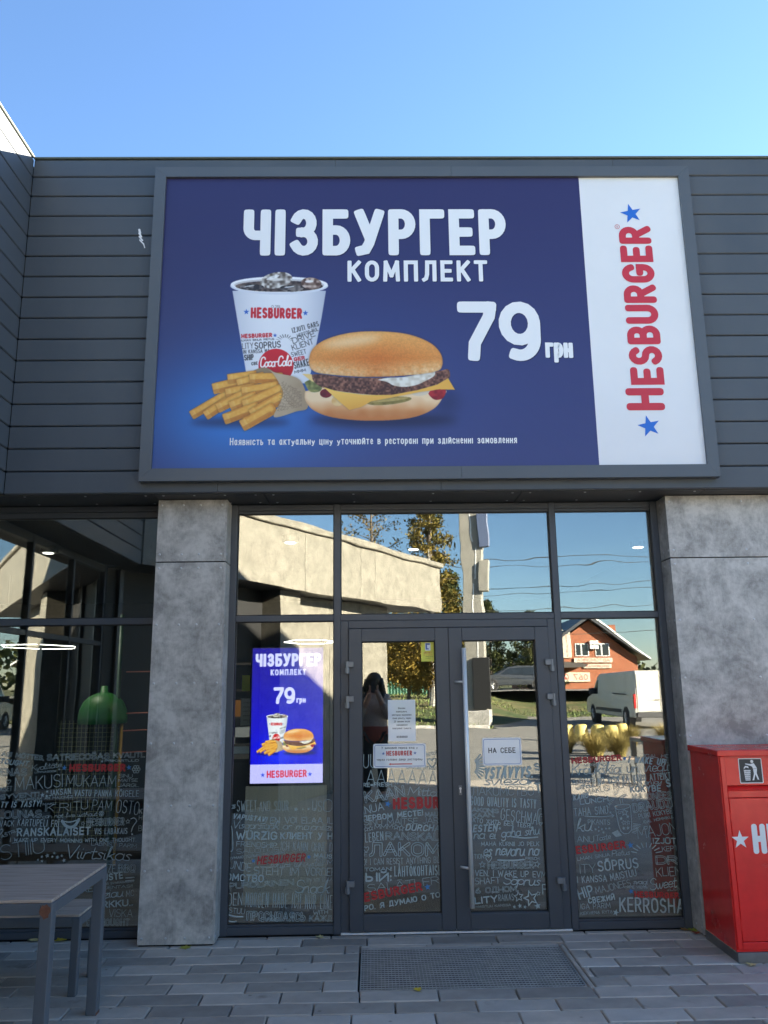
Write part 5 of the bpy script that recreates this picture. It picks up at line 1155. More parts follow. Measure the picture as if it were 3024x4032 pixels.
mat('play_green', (.02, .15, .03), .5); mat('play_post', (.008, .05, .014), .5); mat('play_yellow', (.38, .21, .02), .5); mat('rope_red', (.45, .14, .1), .7); mat('net_rope', (.30, .30, .16), .8); mat('play_blue', (.03, .08, .30), .4)
PG = thing('play_frame', 'indoor climbing frame with green dome, net and coloured posts behind the left window', 'play frame', (-2.58, 2.2, 0))
obj('dome', MB().lathe([(.225, 1.27), (.225, 1.33), (.215, 1.40), (.185, 1.47), (.135, 1.52), (.07, 1.55), (.035, 1.56), (.03, 1.62), (.02, 1.62)], n=24), 'play_green', PG, True)
obj('post', MB().cyl((.14, -.02, 0), (.14, -.02, 2.3), .02, n=12), 'play_post', PG, True); obj('post', MB().cyl((.185, .0, 0), (.185, .0, 1.3), .014, n=12), 'play_yellow', PG, True)
obj('post', MB().cyl((.6, .35, 0), (.6, .35, 2.5), .03, n=12), 'play_blue', PG, True)
nm_ = MB()
for k in range(15): nm_.cyl((-.40+.04*k, .02, .2), (-.40+.04*k, .02, 1.3), .0022, n=4)
for k in range(26): nm_.cyl((-.42, .02, .22+.042*k), (.17, .02, .22+.042*k), .0022, n=4)
obj('net', nm_, 'net_rope', PG, kind='stuff')
rm_ = MB()
for z in (1.0, 1.2, 1.36, 1.75): rm_.cyl((.2, .0, z), (.95, .3, z+.01), .006, n=5)
obj('rope', rm_, 'rope_red', PG)
CT = thing('counter', 'dark counter and menu shelves inside, left of the advert screen', 'counter', (-1.0, 1.6, 0))
mat('box_orange', (.5, .2, .03), .5); mat('dark_wood', (.06, .05, .045), .6)
obj('body', MB().box(-.62, .2, 0, .5, 0, .95), 'dark_wood', CT); obj('top', MB().box(-.64, .22, -.02, .52, .951, .98), 'room_floor', CT)
for k in range(4): obj('shelf', MB().box(-.6, -.12, .5, .8, 1.05+.25*k, 1.07+.25*k), 'dark_wood', CT)
for k, (x, z) in enumerate(((-.3, 1.07), (-.35, 1.32), (-.32, .981))): obj('carton', MB().box(x, x+.16, .52, .7, z+.001, z+.15), 'box_orange' if k % 2 else 'paper', CT)
n5 = sheet('paper_notice', 'white paper list taped inside, left of the advert screen', 'notice', -1.105, -.985, 1.28, 1.5, 'paper', y=1.2)
lines(n5, [(s, 0, .07-.035*k, .012, .08, .0) for k, s in enumerate(('Меню', 'комплект', 'напої', 'десерти', 'соуси'))])
n6 = sheet('security_sticker', 'small yellow sticker inside, above the white paper list', 'sticker', -1.10, -1.035, 1.56, 1.69, 'paper_yellow', y=1.2)
# ================================================================ the place in front of the restaurant (seen mirrored in the glass)
def sstep(a, b, x):
    t = min(1., max(0., (x-a)/(b-a))); return t*t*(3-2*t)
def terrain(x, y):
    y0 = -24.5-8.5*sstep(4.5, 8.5, x)
    return 1.15*sstep(0, 13, y0-y)
mat('soil_grass', (.055, .085, .022), .9, (.16, .13, .06), .5, bump=.03, bscale=9., detail=8, lo=.42, hi=.62)
gm = MB(); nx, ny = 90, 90
xsr = np.concatenate([np.linspace(-600, -45, 14), np.linspace(-40, 50, 62), np.linspace(60, 600, 14)]); ysr = np.concatenate([np.linspace(600, 30, 12), np.linspace(20, -70, 66), np.linspace(-80, -700, 12)])
for y in ysr:
    for x in xsr: gm.v.append((x, y, -.2 if y > -9 else terrain(x, y)-.05))
for j in range(ny-1):
    for i in range(nx-1): gm.f.append((j*nx+i, j*nx+i+1, (j+1)*nx+i+1, (j+1)*nx+i))
gr_ = obj('ground', gm, 'soil_grass', kind='structure', smooth=True); gr_['label'] = 'grassy ground reaching to the horizon'
mat('asphalt', (.21, .20, .18), .85, (.275, .26, .23), 2.5, bump=.003, bscale=60)
am = MB(); X0 = np.linspace(-40, 60, 60); Y0 = np.linspace(-8.205, -24.2, 12)
for y in Y0:
    for x in X0: am.v.append((x, y, -.004+.0*x))
for j in range(11):
    for i in range(59): am.f.append((j*60+i, j*60+i+1, (j+1)*60+i+1, (j+1)*60+i))
o = obj('car_park', am, 'asphalt', kind='structure'); o['label'] = 'asphalt car park before the restaurant'
am = MB().box(4.6, 60, -32.5, -24.2, -.045, -.0045); o = obj('car_park', am, 'asphalt', kind='structure'); o['label'] = 'asphalt bay behind the car park'
kb = MB()
for k in range(16): kb.box(-12+1.02*k, -12+1.02*k+1.0, -24.42, -24.25, -.05, .10, .01)
o = obj('kerb', kb, 'concrete_board', kind='structure')
rm2 = MB()
for i in range(60): rm2.v += [(-60+2.6*i, -38.5, terrain(0, -45)+.002), (-60+2.6*i, -49, terrain(0, -60)+.002)]
for i in range(59): rm2.f.append((2*i, 2*i+1, 2*i+3, 2*i+2))
o = obj('road', rm2, 'asphalt', kind='structure'); o['label'] = 'road on the bank opposite'
gb = MB()
for k in range(9000):
    x, y = random.uniform(-8, 22), random.uniform(-24.5, -37.5)
    if x > 4.6 and y > -32.6: continue
    z = terrain(x, y)-.05; h = random.uniform(.05, .16); a = random.uniform(0, 6.28); d = .03
    gb.v += [(x-d*math.cos(a), y-d*math.sin(a), z), (x+d*math.cos(a), y+d*math.sin(a), z), (x+random.uniform(-.06, .06), y+random.uniform(-.06, .06), z+h)]; gb.f.append((len(gb.v)-3, len(gb.v)-2, len(gb.v)-1))
mat('grass_blade', (.07, .13, .02), .7, (.17, .18, .05), 1.2)
tag(obj('grass', gb, 'grass_blade', kind='stuff', fix=False), 'short green grass on the bank opposite the restaurant', 'grass')

# ---- annex: concrete faced wall running off at an angle from the wing
AX = thing('annex_building', 'sunlit concrete faced annex with overhanging fascia, mirrored in the glass', 'building', (XW, -2.92, 0), math.atan2(-.858, .513))
# local x runs along the wall, local y is behind it
def abox(x0, x1, y0, y1, z0, z1, b=0.): return MB().box(x0, x1, -y1, -y0, z0, z1, b)      # depth counted back from the face
def ax_board(x0, x1, z0, z1, y): obj('wall_panel', abox(x0+.004, x1-.004, y, y+.02, z0, z1, .003), 'concrete_light', AX)
for x0, x1 in ((-.0, 1.55), (1.55, 3.05), (3.05, 4.55), (4.55, 5.0), (5.0, 7.45)): ax_board(x0, x1, 2.92, 3.76, 0)
obj('coping', abox(-.1, 7.5, -.05, .5, 3.765, 3.84, .01), 'concrete_light', AX); obj('soffit', abox(0, 7.45, .021, .9, 2.93, 2.95), 'soffit_board', AX)
obj('fascia_core', abox(0.02, 7.43, .025, .6, 2.955, 3.76), 'concrete_light', AX)
obj('coping_roll', MB().tube([(.3, -.1, 3.87), (1.2, -.12, 3.93), (2.2, -.1, 3.88), (4.5, -.08, 3.86), (7.2, -.1, 3.87)], .04), 'concrete_light', AX)
for x0, x1 in ((3.35, 4.3), (4.3, 5.2), (5.2, 6.1)): ax_board(x0, x1, 0, 2.92, .42)
obj('wall_core', abox(3.36, 6.09, .445, 4., 0, 2.92), 'concrete_light', AX); obj('wall_core', abox(.02, 7.43, .61, 4., 2.96, 3.7), 'concrete_light', AX)
obj('pilaster', abox(2.75, 3.2, .2, .7, 0, 2.925, .005), 'concrete_light', AX)
for k in range(3): obj('frame_bar', abox(.15+k*.85, .21+k*.85, .5, .58, 0, 2.92), 'frame_metal', AX)
obj('dark_glazing', abox(0, 3.3, .54, .56, .0, 2.92), 'gasket', AX)

# ---- photographer
PR = thing('person', 'person in beige fleece jacket holding up a phone, mirrored in the left door', 'person', (.02, -6.06, 0))
mat('jacket', (.46, .36, .30), .95, (.56, .46, .39), 30., bump=.01, bscale=40); mat('hem_red', (.30, .07, .045), .9); mat('trousers', (.02, .02, .024), .8); mat('skin', (.52, .30, .21), .5); mat('hair', (.018, .012, .009), .5); mat('phone_case', (.05, .05, .055), .3); mat('shoe', (.5, .48, .45), .6)
def skin_obj(name, verts, edges, radii, m_, parent, sub=2, root=0):
    me = bpy.data.meshes.new(name); me.from_pydata(verts, edges, [])
    o = bpy.data.objects.new(name, me); COL.objects.link(o); me.materials.append(MATS[m_]); o.parent = parent
    sk = o.modifiers.new('skin', 'SKIN'); sk.use_smooth_shade = True; sb_ = o.modifiers.new('sub', 'SUBSURF'); sb_.levels = sb_.render_levels = sub
    for i, r in enumerate(radii): me.skin_vertices[0].data[i].radius = r if isinstance(r, tuple) else (r, r); me.skin_vertices[0].data[i].use_root = (i == root)
    return o
bv = [(0,-.02,.98),(0,-.01,1.2),(0,0,1.38),(0,.0,1.50),(0,.04,1.60),(0,.05,1.68), (.16,0,1.40),(.22,.08,1.14),(.09,.26,1.40),(.03,.285,1.53), (-.16,0,1.40),(-.22,.06,1.14),(-.11,.24,1.36),(-.05,.28,1.49), (.10,0,.92),(.11,.03,.5),(.11,-.02,.09),(.12,.14,.05), (-.10,0,.92),(-.11,.03,.5),(-.11,-.02,.09),(-.12,.14,.05)]
be = [(0,1),(1,2),(2,3),(3,4),(4,5),(2,6),(6,7),(7,8),(8,9),(2,10),(10,11),(11,12),(12,13),(0,14),(14,15),(15,16),(16,17),(0,18),(18,19),(19,20),(20,21)]
br = [(.15,.11),(.15,.11),(.15,.1),(.055,.055),(.085,.095),(.075,.085),.075,.055,.04,.03,.075,.055,.04,.03,.1,.065,.045,.04,.1,.065,.045,.04]
skin_obj('body', bv, be, br, 'skin', PR)
jv = [(0,-.02,.80),(0,-.01,1.15),(0,0,1.36),(0,0,1.46),(.17,0,1.39),(.24,.08,1.13),(.11,.23,1.37),(-.17,0,1.39),(-.24,.06,1.13),(-.13,.22,1.34)]
skin_obj('jacket', jv, [(0,1),(1,2),(2,3),(2,4),(4,5),(5,6),(2,7),(7,8),(8,9)], [(.225,.17),(.21,.16),(.19,.14),(.09,.09),.105,.085,.06,.105,.085,.06], 'jacket', PR)
skin_obj('jacket_hem', [(0,-.02,.74),(0,-.015,.92),(0,-.01,1.08)], [(0,1),(1,2)], [(.235,.18),(.24,.185),(.22,.17)], 'hem_red', PR)
skin_obj('trousers', [(0,0,.92),(.10,0,.85),(.11,.03,.5),(.11,-.02,.1),(-.10,0,.85),(-.11,.03,.5),(-.11,-.02,.1)], [(0,1),(1,2),(2,3),(0,4),(4,5),(5,6)], [(.14,.12),.115,.08,.065,.115,.08,.065], 'trousers', PR)
for s in (-1, 1): obj('shoe', MB().ball((.115*s, .06, .05), .055, .14, .05), 'shoe', PR, True)
hv = MB().ball((0, .03, 1.665), .115, .125, .115, 16, 10, .02)
for k in range(26):
    a = R(150+k*240/25); x, y = .11*math.cos(a), .03+.11*math.sin(a)
    hv.tube([(x, y, 1.68), (x*1.35, y-.02, 1.5), (x*1.55+random.uniform(-.02, .02), y-.01, 1.33+random.uniform(-.04, .04))], .026, 6)
obj('hair', hv, 'hair', PR, True)
fc = MB().ball((.032, .145, 1.645), .012, .008, .007).ball((-.032, .145, 1.645), .012, .008, .007); obj('eyes', fc, 'hair', PR)
obj('nose', MB().ball((0, .155, 1.615), .013, .016, .022), 'skin', PR, True); obj('mouth', MB().ball((0, .143, 1.572), .024, .008, .007), 'notice_red', PR)
for s in (-1, 1):
    for k in range(4): skin_obj('finger', [(.05*s, .265, 1.50+.018*k), (.066*s, .27, 1.515+.02*k), (.052*s, .252, 1.53+.02*k)], [(0, 1), (1, 2)], [.0095, .0088, .0075], 'skin', PR, 1)
    skin_obj('thumb', [(.03*s, .25, 1.52), (.03*s, .24, 1.55), (.018*s, .243, 1.575)], [(0, 1), (1, 2)], [.0105, .0095, .008], 'skin', PR, 1)
ph = obj('phone', MB().box(-.038, .038, .258, .266, 1.49, 1.645, .006), 'phone_case', None); ph.location = (.02, -6.06, 0); tag(ph, 'dark phone held up in both hands by the photographer', 'phone')

# ---- vehicles
mat('van_white', (.66, .64, .58), .35, (.58, .56, .50), 2.5, spec=.5); mat('van_trim', (.05, .05, .055), .6); mat('tyre', (.02, .02, .02), .85); mat('rim', (.5, .5, .5), .3, metal=.9); mat('auto_glass', (.02, .025, .03), .05, spec=.8); mat('tail_lamp', (.55, .03, .03), .25); mat('suv_grey', (.045, .05, .058), .2, spec=.7)
def wheel(parent, x, y, r, wd, s):
    t = obj('wheel', MB().cyl((x-wd/2, y, r), (x+wd/2, y, r), r, n=28), 'tyre', parent)
    rb = MB(); xo = x+s*(wd/2+.004); rb.cyl((xo-.006*s, y, r), (xo, y, r), r*.66, n=24); ri = obj('rim_dish', rb, 'van_trim', t)
    sp = MB().cyl((xo, y, r), (xo+.02*s, y, r), r*.16, n=12)
    for k in range(10):
        a = 2*math.pi*k/10; sp.cyl((xo+.01*s, y, r), (xo+.008*s, y+r*.63*math.cos(a), r+r*.63*math.sin(a)), r*.05, n=5)
    obj('spokes', sp, 'rim', t)
def car(name, label, loc, rz, prof, wid, paint, windows, wheels, cat):
    """prof: side outline (y forward, z); the body narrows towards the roof."""
    t = thing(name, label, cat, loc, rz); hw_ = wid/2; zm = max(p[1] for p in prof); zb = .95
    mb = MB(); n = len(prof)
    tw_ = lambda z: hw_*(1-.13*max(0., (z-zb)/(zm-zb))**1.3)
    for s in (-1, 1): mb.v += [(s*tw_(z), y, z) for y, z in prof]
    mb.f += [tuple(range(n)), tuple(range(n, 2*n))[::-1]]+[(k, (k+1) % n, n+(k+1) % n, n+k) for k in range(n)]
    bo = obj('body', mb, paint, t)
    mod = bo.modifiers.new('bevel', 'BEVEL'); mod.width = .05; mod.segments = 3; mod.limit_method = 'ANGLE'; mod.angle_limit = R(40)
    for poly in windows:
        for s in (-1, 1):
            v = [(s*(tw_(z)+.006), y, z) for y, z in poly]; k = len(poly); vi = [(s*(tw_(z)-.02), y, z) for y, z in poly]
            obj('window', MB().add(v+vi, [tuple(range(k)), tuple(range(k, 2*k))[::-1]]+[(i, (i+1) % k, k+(i+1) % k, k+i) for i in range(k)]), 'auto_glass', t)
    for (y, r) in wheels:
        for s in (-1, 1):
            obj('wheel_arch', MB().cyl((s*(hw_-.22), y, r), (s*(hw_+.003), y, r), r*1.17, n=28), 'van_trim', t)
            wheel(t, s*(hw_-.10), y, r, .22, s)
    return t
VAN = car('delivery_van', 'white delivery van with rear doors towards the restaurant, mirrored in the right window', (9.93, -22.3, 0), R(180), [(0, .36), (6.2, .34), (6.25, .75), (6.0, .98), (5.35, 1.1), (4.75, 1.78), (4.45, 1.92), (.1, 1.97), (0, 1.87)], 1.86, 'van_white', [[(4.5, 1.12), (5.1, 1.12), (4.7, 1.68), (4.5, 1.68)]], [(.95, .33), (5.2, .33)], 'van')
for s in (-1, 1):
    obj('rear_door', MB().box(.01*s, .80*s, -.018, .01, .55, 1.84, .008), 'van_white', VAN); obj('door_recess', MB().box(.1*s, .68*s, -.024, -.0185, 1.15, 1.72, .004), 'van_white', VAN)
    obj('tail_lamp', MB().box(.845*s, .928*s, -.03, .06, .68, 1.18, .01), 'tail_lamp', VAN)
    obj('side_mirror', MB().box(.9*s, 1.12*s, 4.95, 5.08, 1.12, 1.36, .02), 'van_trim', VAN)
    obj('side_moulding', MB().box(.925*s, .945*s, 1.45, 4.7, .5, .62, .006), 'van_trim', VAN)
    obj('slide_rail', MB().box(.925*s, .937*s, .8, 2.4, 1.14, 1.18), 'van_trim', VAN)
obj('rear_bumper', MB().box(-.86, .86, -.08, .05, .36, .54, .02), 'van_trim', VAN); obj('door_handle', MB().box(.03, .2, -.045, -.02, .95, .98), 'van_trim', VAN); obj('number_plate', MB().box(-.5, -.1, -.03, -.019, .72, .82), 'paper', VAN); obj('windscreen', MB().add([(-.78, 5.40, 1.13), (.78, 5.40, 1.13), (.72, 4.80, 1.77), (-.72, 4.80, 1.77)], [(0, 1, 2, 3)]), 'auto_glass', VAN, fix=False)
SUV = car('parked_car', 'dark grey estate car parked on the road opposite, mirrored in the right door', (9.0, -46., 1.103), R(90), [(-2.35, .35), (2.3, .3), (2.38, .7), (2.1, .95), (1.2, 1.05), (.45, 1.52), (-.1, 1.6), (-1.9, 1.58), (-2.3, 1.05)], 1.85, 'suv_grey', [[(.95, 1.06), (.42, 1.44), (-.35, 1.5), (-.35, 1.04)], [(-.42, 1.04), (-.42, 1.5), (-1.2, 1.5), (-1.2, 1.02)], [(-1.27, 1.02), (-1.27, 1.49), (-1.8, 1.47), (-2.1, 1.06)]], [(-1.4, .36), (1.45, .36)], 'car')

# ---- pylon sign
PY = thing('pylon_sign', 'tall square concrete coloured pylon with a dark board, mirrored in the fanlight', 'pylon', (4.15, -26.6, 0), .25)
mat('pylon_paint', (.30, .285, .25), .6, (.24, .23, .20), 1.5); mat('pylon_blue', (.10, .13, .22), .4)
obj('column', MB().box(-.42, .42, -.36, .36, .5, 11, .02), 'pylon_paint', PY); obj('base', MB().box(-.55, .55, -.5, .5, -.1, .55, .02), 'concrete_board', PY)
obj('dark_panel', MB().box(-.1, .62, .37, .46, .6, 2.6, .01), 'gasket', PY)
for k in range(6): obj('light_strip', MB().box(.02+.1*(k % 2), .07+.1*(k % 2), .362, .372, .9+1.6*k, 2.3+1.6*k), 'panel_white', PY)
for k in range(2): obj('sign_box', MB().box(.3, .3+.42, .1, .48, 5.2+1.9*k, 6.5+1.9*k, .02), 'pylon_blue' if k % 2 else 'pylon_paint', PY)

# ---- trees
mat('bark', (.09, .07, .055), .9, (.14, .115, .095), 8.); mat('birch_bark', (.6, .58, .53), .8, (.1, .09, .08), 6., stretch=(1, 1, 6)); mat('foliage_gold', (.30, .19, .025), .7, (.18, .14, .03), 1.4); mat('foliage_green', (.05, .075, .02), .7, (.10, .10, .03), 1.2); mat('foliage_mix', (.10, .10, .025), .7, (.28, .19, .03), .8)
def tree(label, x, y, h, rad, m_, nleaf, conic=False, bark='bark', low=.25, name='tree'):
    z = terrain(x, y)-.06; t = thing(name, label, 'tree', (x, y, z)); tm = MB()
    tm.cyl((0, 0, 0), (.1, .05, h*.5), h*.022, h*.014, 8).cyl((.1, .05, h*.5), (0, 0, h*.97), h*.014, .02, 8); tips = []
    for k in range(34):
        f = low+(1-low)*(k+.5)/34; a = k*2.4; r = rad*((1-f)*1.15+.05 if conic else math.sin(math.pi*min(1, (f-low)/(1-low)*.86+.1))**.7)*random.uniform(.75, 1.1)
        p0 = Vector((0, 0, h*f*.92)); p1 = p0+Vector((r*math.cos(a), r*math.sin(a), r*(.05 if conic else .55)))
        tm.cyl(p0, p1, h*.006*(1.3-f), .008, 5); tips.append((p0, p1))
        for q in range(3):
            b0 = p0.lerp(p1, .4+.2*q); b1 = b0+Vector((random.uniform(-1, 1), random.uniform(-1, 1), random.uniform(-.2, .8)))*r*.35; tm.cyl(b0, b1, .012, .004, 4); tips.append((b0, b1))
    obj('trunk', tm, bark, t)
    v = []; f_ = []
    for k in range(nleaf):
        a, b = random.choice(tips); c = a.lerp(b, random.uniform(.35, 1.05))+Vector((random.gauss(0, .16), random.gauss(0, .16), random.gauss(0, .14)-(.12 if not conic else 0)))
        s = random.uniform(.045, .10); u = Vector((random.uniform(-1, 1), random.uniform(-1, 1), random.uniform(-1, 1))).normalized(); w_ = u.orthogonal().normalized()
        i = len(v); v += [c-u*s, c+w_*s*.6, c+u*s, c-w_*s*.6]; f_.append((i, i+1, i+2, i+3))
    me = MB(); me.v = [tuple(p) for p in v]; me.f = f_; obj('crown', me, m_, t, fix=False)
tree('tall autumn tree with golden lower leaves beside the pylon, mirrored in the fanlight', 2.9, -34., 11.6, 3.1, 'foliage_mix', 12000, True)
tree('sparse bare crowned tree behind the annex, mirrored in the fanlight', -.1, -35., 10.6, 2.3, 'foliage_gold', 1800)
tree('dark evergreen tree beside the pylon, mirrored in the fanlight', 4.1, -36., 6.8, 1.2, 'foliage_green', 9000, True)
tree('low golden leaved tree in front of the green fence, mirrored in the left door', 1.5, -28.5, 4.2, 1.8, 'foliage_gold', 14000, low=.3)
tree('young white barked birch at the fence, mirrored in the left door', 2.75, -31.5, 7.5, .7, 'foliage_gold', 500, bark='birch_bark', low=.55)

for x, y, h_, r_, lb in ((5.6, -52., 6.2, 2.2, 'dark evergreen behind the parked car, left of three'), (8.6, -53., 6.8, 2.4, 'dark evergreen behind the parked car, middle of three'), (11.4, -52., 6.0, 2.2, 'dark evergreen behind the parked car, right of three')):
    tree(lb, x, y, h_, r_, 'foliage_green', 12000, True, low=.05)
# ---- far treeline
tl = MB()
for k in range(9000):
    x = random.uniform(-120, 160); hmax = 7+3*math.sin(x*.21)+2*math.sin(x*.53+1); z = 1.1+hmax*random.random()**.8; c = Vector((x, -150+random.uniform(-6, 6), z)); s = random.uniform(.4, .9)
    u = Vector((random.uniform(-1, 1), random.uniform(-1, 1), random.uniform(-1, 1))).normalized(); w_ = u.orthogonal().normalized(); i = len(tl.v); tl.v += [tuple(c-u*s), tuple(c+w_*s*.7), tuple(c+u*s), tuple(c-w_*s*.7)]; tl.f.append((i, i+1, i+2, i+3))
tag(obj('far_wood', tl, 'foliage_green', kind='stuff', fix=False), 'low dark belt of woodland on the horizon', 'wood')

# ---- green sheet fence
FE = thing('sheet_fence', 'dark green corrugated sheet fence across the road, mirrored in the left door', 'fence', (0, -37.2, 1.05))
mat('fence_green', (.02, .10, .06), .5)
for k in range(22):
    pr_ = []; n = 12
    for i in range(n+1): pr_.append((-6+.5*k+.5*i/n, .012*(1 if (i//2) % 2 else -1)))
    mb = MB(); mb.v = [(x, y, z) for z in (-.1, 1.15) for x, y in pr_]; mb.f = [(i, i+1, n+2+i, n+1+i) for i in range(n)]
    if -6+.5*k < 5: obj('fence_sheet', mb, 'fence_green', FE, fix=False)
# ---- brick house
HO = thing('brick_house', 'orange brick house with dark gable roof and red lettered signs, mirrored in the right window', 'house', (16.3, -54.3, 1.1), 0)
mat('roof_dark', (.06, .065, .075), .4); mat('sign_cream', (.6, .55, .44), .6); mat('curtain', (.5, .5, .5), .8)
def brick_mat():
    mt = bpy.data.materials.new('brick'); mt.use_nodes = True; n = mt.node_tree.nodes; L = mt.node_tree.links
    b = n['Principled BSDF']; br_ = n.new('ShaderNodeTexBrick'); tc = n.new('ShaderNodeTexCoord'); mp = n.new('ShaderNodeMapping'); mp.inputs['Rotation'].default_value = (R(90), 0, 0)
    L.new(tc.outputs['Object'], mp.inputs[0]); L.new(mp.outputs[0], br_.inputs['Vector']); br_.inputs['Scale'].default_value = 4.
    br_.inputs['Color1'].default_value = (.36, .10, .035, 1); br_.inputs['Color2'].default_value = (.28, .07, .028, 1); br_.inputs['Mortar'].default_value = (.3, .2, .14, 1); L.new(br_.outputs[0], b.inputs['Base Color']); b.inputs['Roughness'].default_value = .85
    MATS['brick'] = mt
brick_mat()
obj('wall', MB().prism([(-4.6, 0), (3.5, 0), (3.5, 2.3), (0, 4.95), (-4.6, 2.0)], -8, 0, 'y'), 'brick', HO)
rf = obj('roof', MB().prism([(-.3, 5.2), (4.3, 2.05), (4.3, 2.25), (-.0, 5.45)], -8.5, .6, 'y').prism([(-.0, 5.18), (-5.2, 1.7), (-5.2, 1.9), (-.0, 5.44)], -8.5, .6, 'y'), 'roof_dark', HO); obj('chimney', MB().box(2.3, 2.8, -3, -2.5, 3.2, 4.8), 'brick', rf)
obj('fascia_board', MB().prism([(0, 5.3), (4.32, 2.1), (4.32, 2.25), (0, 5.46)], .602, .64, 'y'), 'panel_white', HO)
for x in (-1.15, .4):
    wn = obj('window', MB().box(x, x+1.05, .0, .05, 2.4, 3.35), 'panel_white', HO)
    for k in range(2): obj('pane', MB().box(x+.06+.48*k, x+.5+.48*k, .051, .06, 2.46, 3.29), 'auto_glass', wn)
    obj('curtain', MB().box(x+.4, x+.52, .061, .066, 2.46, 3.29), 'curtain', wn)
for k in range(4): obj('air_conditioner', MB().box(-.05+.34*(k % 2), .25+.34*(k % 2), .05, .3, 2.95+.32*(k//2), 3.22+.32*(k//2), .02), 'panel_white', HO)
def house_sign(name, x0, x1, z0, z1, txt, h, y=.08, m_='notice_red', vert=False):
    s = obj(name, MB().box(x0, x1, y, y+.04, z0, z1), 'sign_cream', HO); mb = MB()
    f3 = lambda p: (-p[0], y+.045, p[1])                  # faces +y, so its left is +x
    if vert:
        for k, c in enumerate(txt): typeset(mb, c, -(x0+x1)/2, z1-(k+1)*h*1.25, h, f3)
    else: typeset(mb, txt, -(x0+x1)/2, z0+(z1-z0-h)/2, h, f3, (x1-x0)*.86, bold=.01)
    obj('lettering', mb, m_, s, fix=False)
house_sign('sign_board', -1.3, 1.6, 1.92, 2.27, 'АВТОМОЙКА', .25); house_sign('sign_board', -.6, 1.5, 1.5, 1.8, 'ШИНОМОНТАЖ', .2)
house_sign('sign_board', -2.1, -1.45, 2.3, 4.3, 'МОТЕЛЬ', .26, vert=True); house_sign('sign_board', -2.6, -.2, .55, 1.2, '067 06', .42)
obj('awning', MB().prism([(-3.2, 2.1), (-.6, 1.75), (-.9, 1.55), (-3.2, 1.5)], .1, 1.6, 'y'), 'dark_wood', HO)

# ---- yellow bollards, ornamental grass, outdoor seating on the terrace
mat('bollard_yellow', (.74, .60, .20), .6, (.66, .52, .17), 6.)
bmsh = MB().lathe([(.215, 0), (.21, .06), (.185, .26), (.175, .32), (.16, .36), (.13, .38), (.05, .385)], n=18).mesh('bollard', True); bmsh.materials.append(MATS['bollard_yellow'])
blabels = ['yellow rounded bollard next to the door post, leftmost in the right window', 'yellow rounded bollard second from the left in the right window', 'yellow rounded bollard third from the left in the right window', 'yellow rounded bollard fourth from the left in the right window', 'yellow rounded bollard at the right end of the row in the right window', 'yellow rounded bollard mirrored in the left window, left one', 'yellow rounded bollard mirrored in the left window, right one']
for (x, y), lb in zip(((5.55, -17.7), (5.9, -17.5), (6.32, -17.3), (6.62, -17.0), (7.12, -17.7), (-6.3, -14.5), (-5.4, -14.8)), blabels):
    o = bpy.data.objects.new('bollard', bmsh); COL.objects.link(o); o.location = (x, y, -.004); tag(o, lb, 'bollard', 'yellow bollards along the car park')
    o.scale = (1, 1, 1.15)
mat('grass_gold', (.32, .24, .07), .8, (.20, .17, .05), 3.)
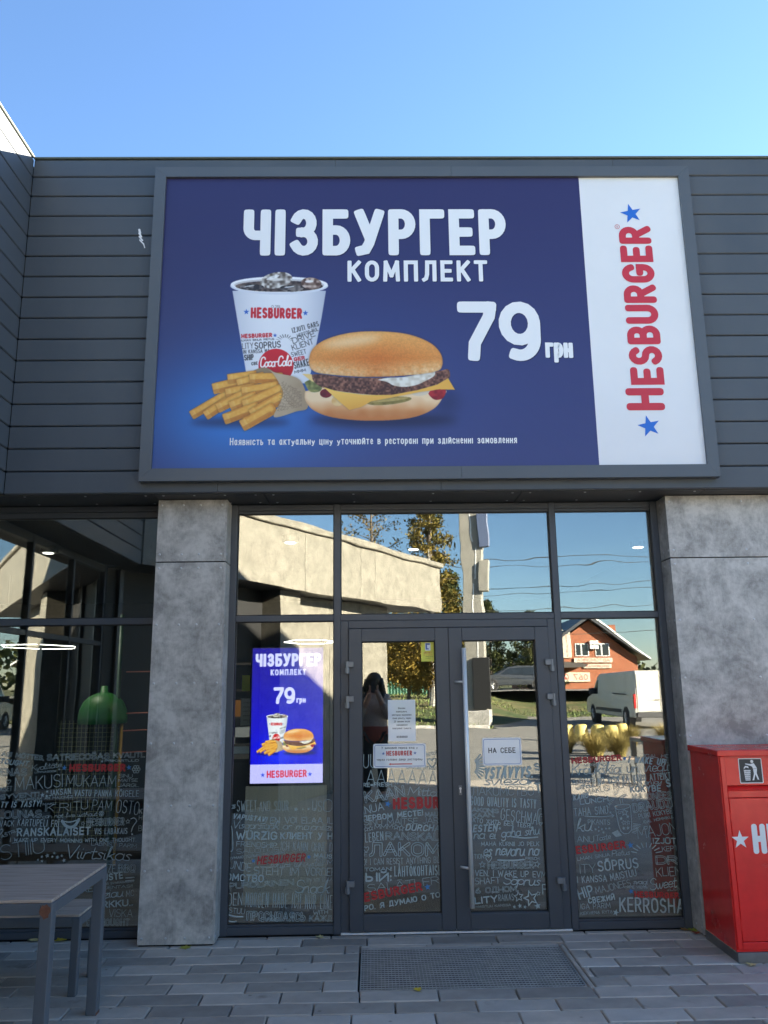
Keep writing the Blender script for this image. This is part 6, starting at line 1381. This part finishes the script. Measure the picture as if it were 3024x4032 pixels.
def tuft(x, y, label, n=650, h=.55):
    mb = MB()
    for k in range(n):
        a = random.uniform(0, 6.28); l = h*random.uniform(.5, 1.1); b = random.uniform(.1, 1.0)*l; r0 = random.uniform(0, .12); d = .006
        ca, sa = math.cos(a), math.sin(a); pts = [(r0*ca+b*ca*t*t, r0*sa+b*sa*t*t, l*(t-.25*t*t*b/l)) for t in (0, .4, .75, 1)]; i = len(mb.v)
        for (px_, py_, pz_), w_ in zip(pts, (d, d, d*.7, .001)): mb.v += [(px_-sa*w_, py_+ca*w_, pz_), (px_+sa*w_, py_-ca*w_, pz_)]
        mb.f += [(i+2*j, i+2*j+1, i+2*j+3, i+2*j+2) for j in range(3)]
    o = obj('ornamental_grass', mb, 'grass_gold', fix=False); o.location = (x, y, -.004); tag(o, label, 'ornamental grass', 'ornamental grass clumps by the car park')
for i, (x, y) in enumerate(((4.5, -13.4), (5.0, -13.0), (5.6, -13.5), (4.0, -12.0), (4.7, -11.6), (5.35, -12.1), (6.6, -15.2), (7.6, -15.6))):
    tuft(x, y, ('golden', 'dry golden', 'tall golden', 'low golden', 'spreading golden', 'broad golden', 'far golden', 'outer golden')[i]+' ornamental grass clump mirrored in the right window')
bench('outdoor_table', 'grey topped outdoor table on the terrace, mirrored at the right edge of the right window', 'table', 4.3, 5.6, -8.0, -7.3, .703, .08)
bench('outdoor_bench', 'low outdoor bench on the terrace beside the mirrored table', 'bench', 3.5, 4.2, -7.6, -7.25, .405, .06)
# ---- overhead cables and poles
mat('cable', (.02, .02, .02), .6)
def wire(y, z0, z1, x0, x1, label, sag=.5):
    pts = [(x0+(x1-x0)*k/14, y, z0+(z1-z0)*k/14-sag*4*(k/14)*(1-k/14)) for k in range(15)]
    tag(obj('overhead_cable', MB().tube(pts, .016, 5), 'cable'), label, 'cable', 'overhead cables')
for i, (y, z0, z1, sg) in enumerate(((-34, 8.0, 8.1, .3), (-34.3, 7.75, 7.9, .35), (-36, 6.3, 7.5, .5), (-36.4, 6.0, 7.2, .5), (-37, 5.6, 6.4, .6), (-41, 5.2, 5.0, .8))):
    wire(y, z0, z1, -14, 26, ('topmost', 'second highest', 'third highest', 'fourth highest', 'fifth highest', 'lowest')[i]+' overhead cable mirrored across the upper panes', sg)
for x, lb in ((-14, 'concrete utility pole at the left end of the cables'), (26, 'concrete utility pole at the right end of the cables')):
    tag(obj('utility_pole', MB().cyl((x, -35.5, 0), (x, -35.5, 8.6), .16, .11, 10).box(x-.05, x+.05, -41.2, -33.8, 7.9, 8.02), 'concrete_board'), lb, 'pole', 'utility poles')
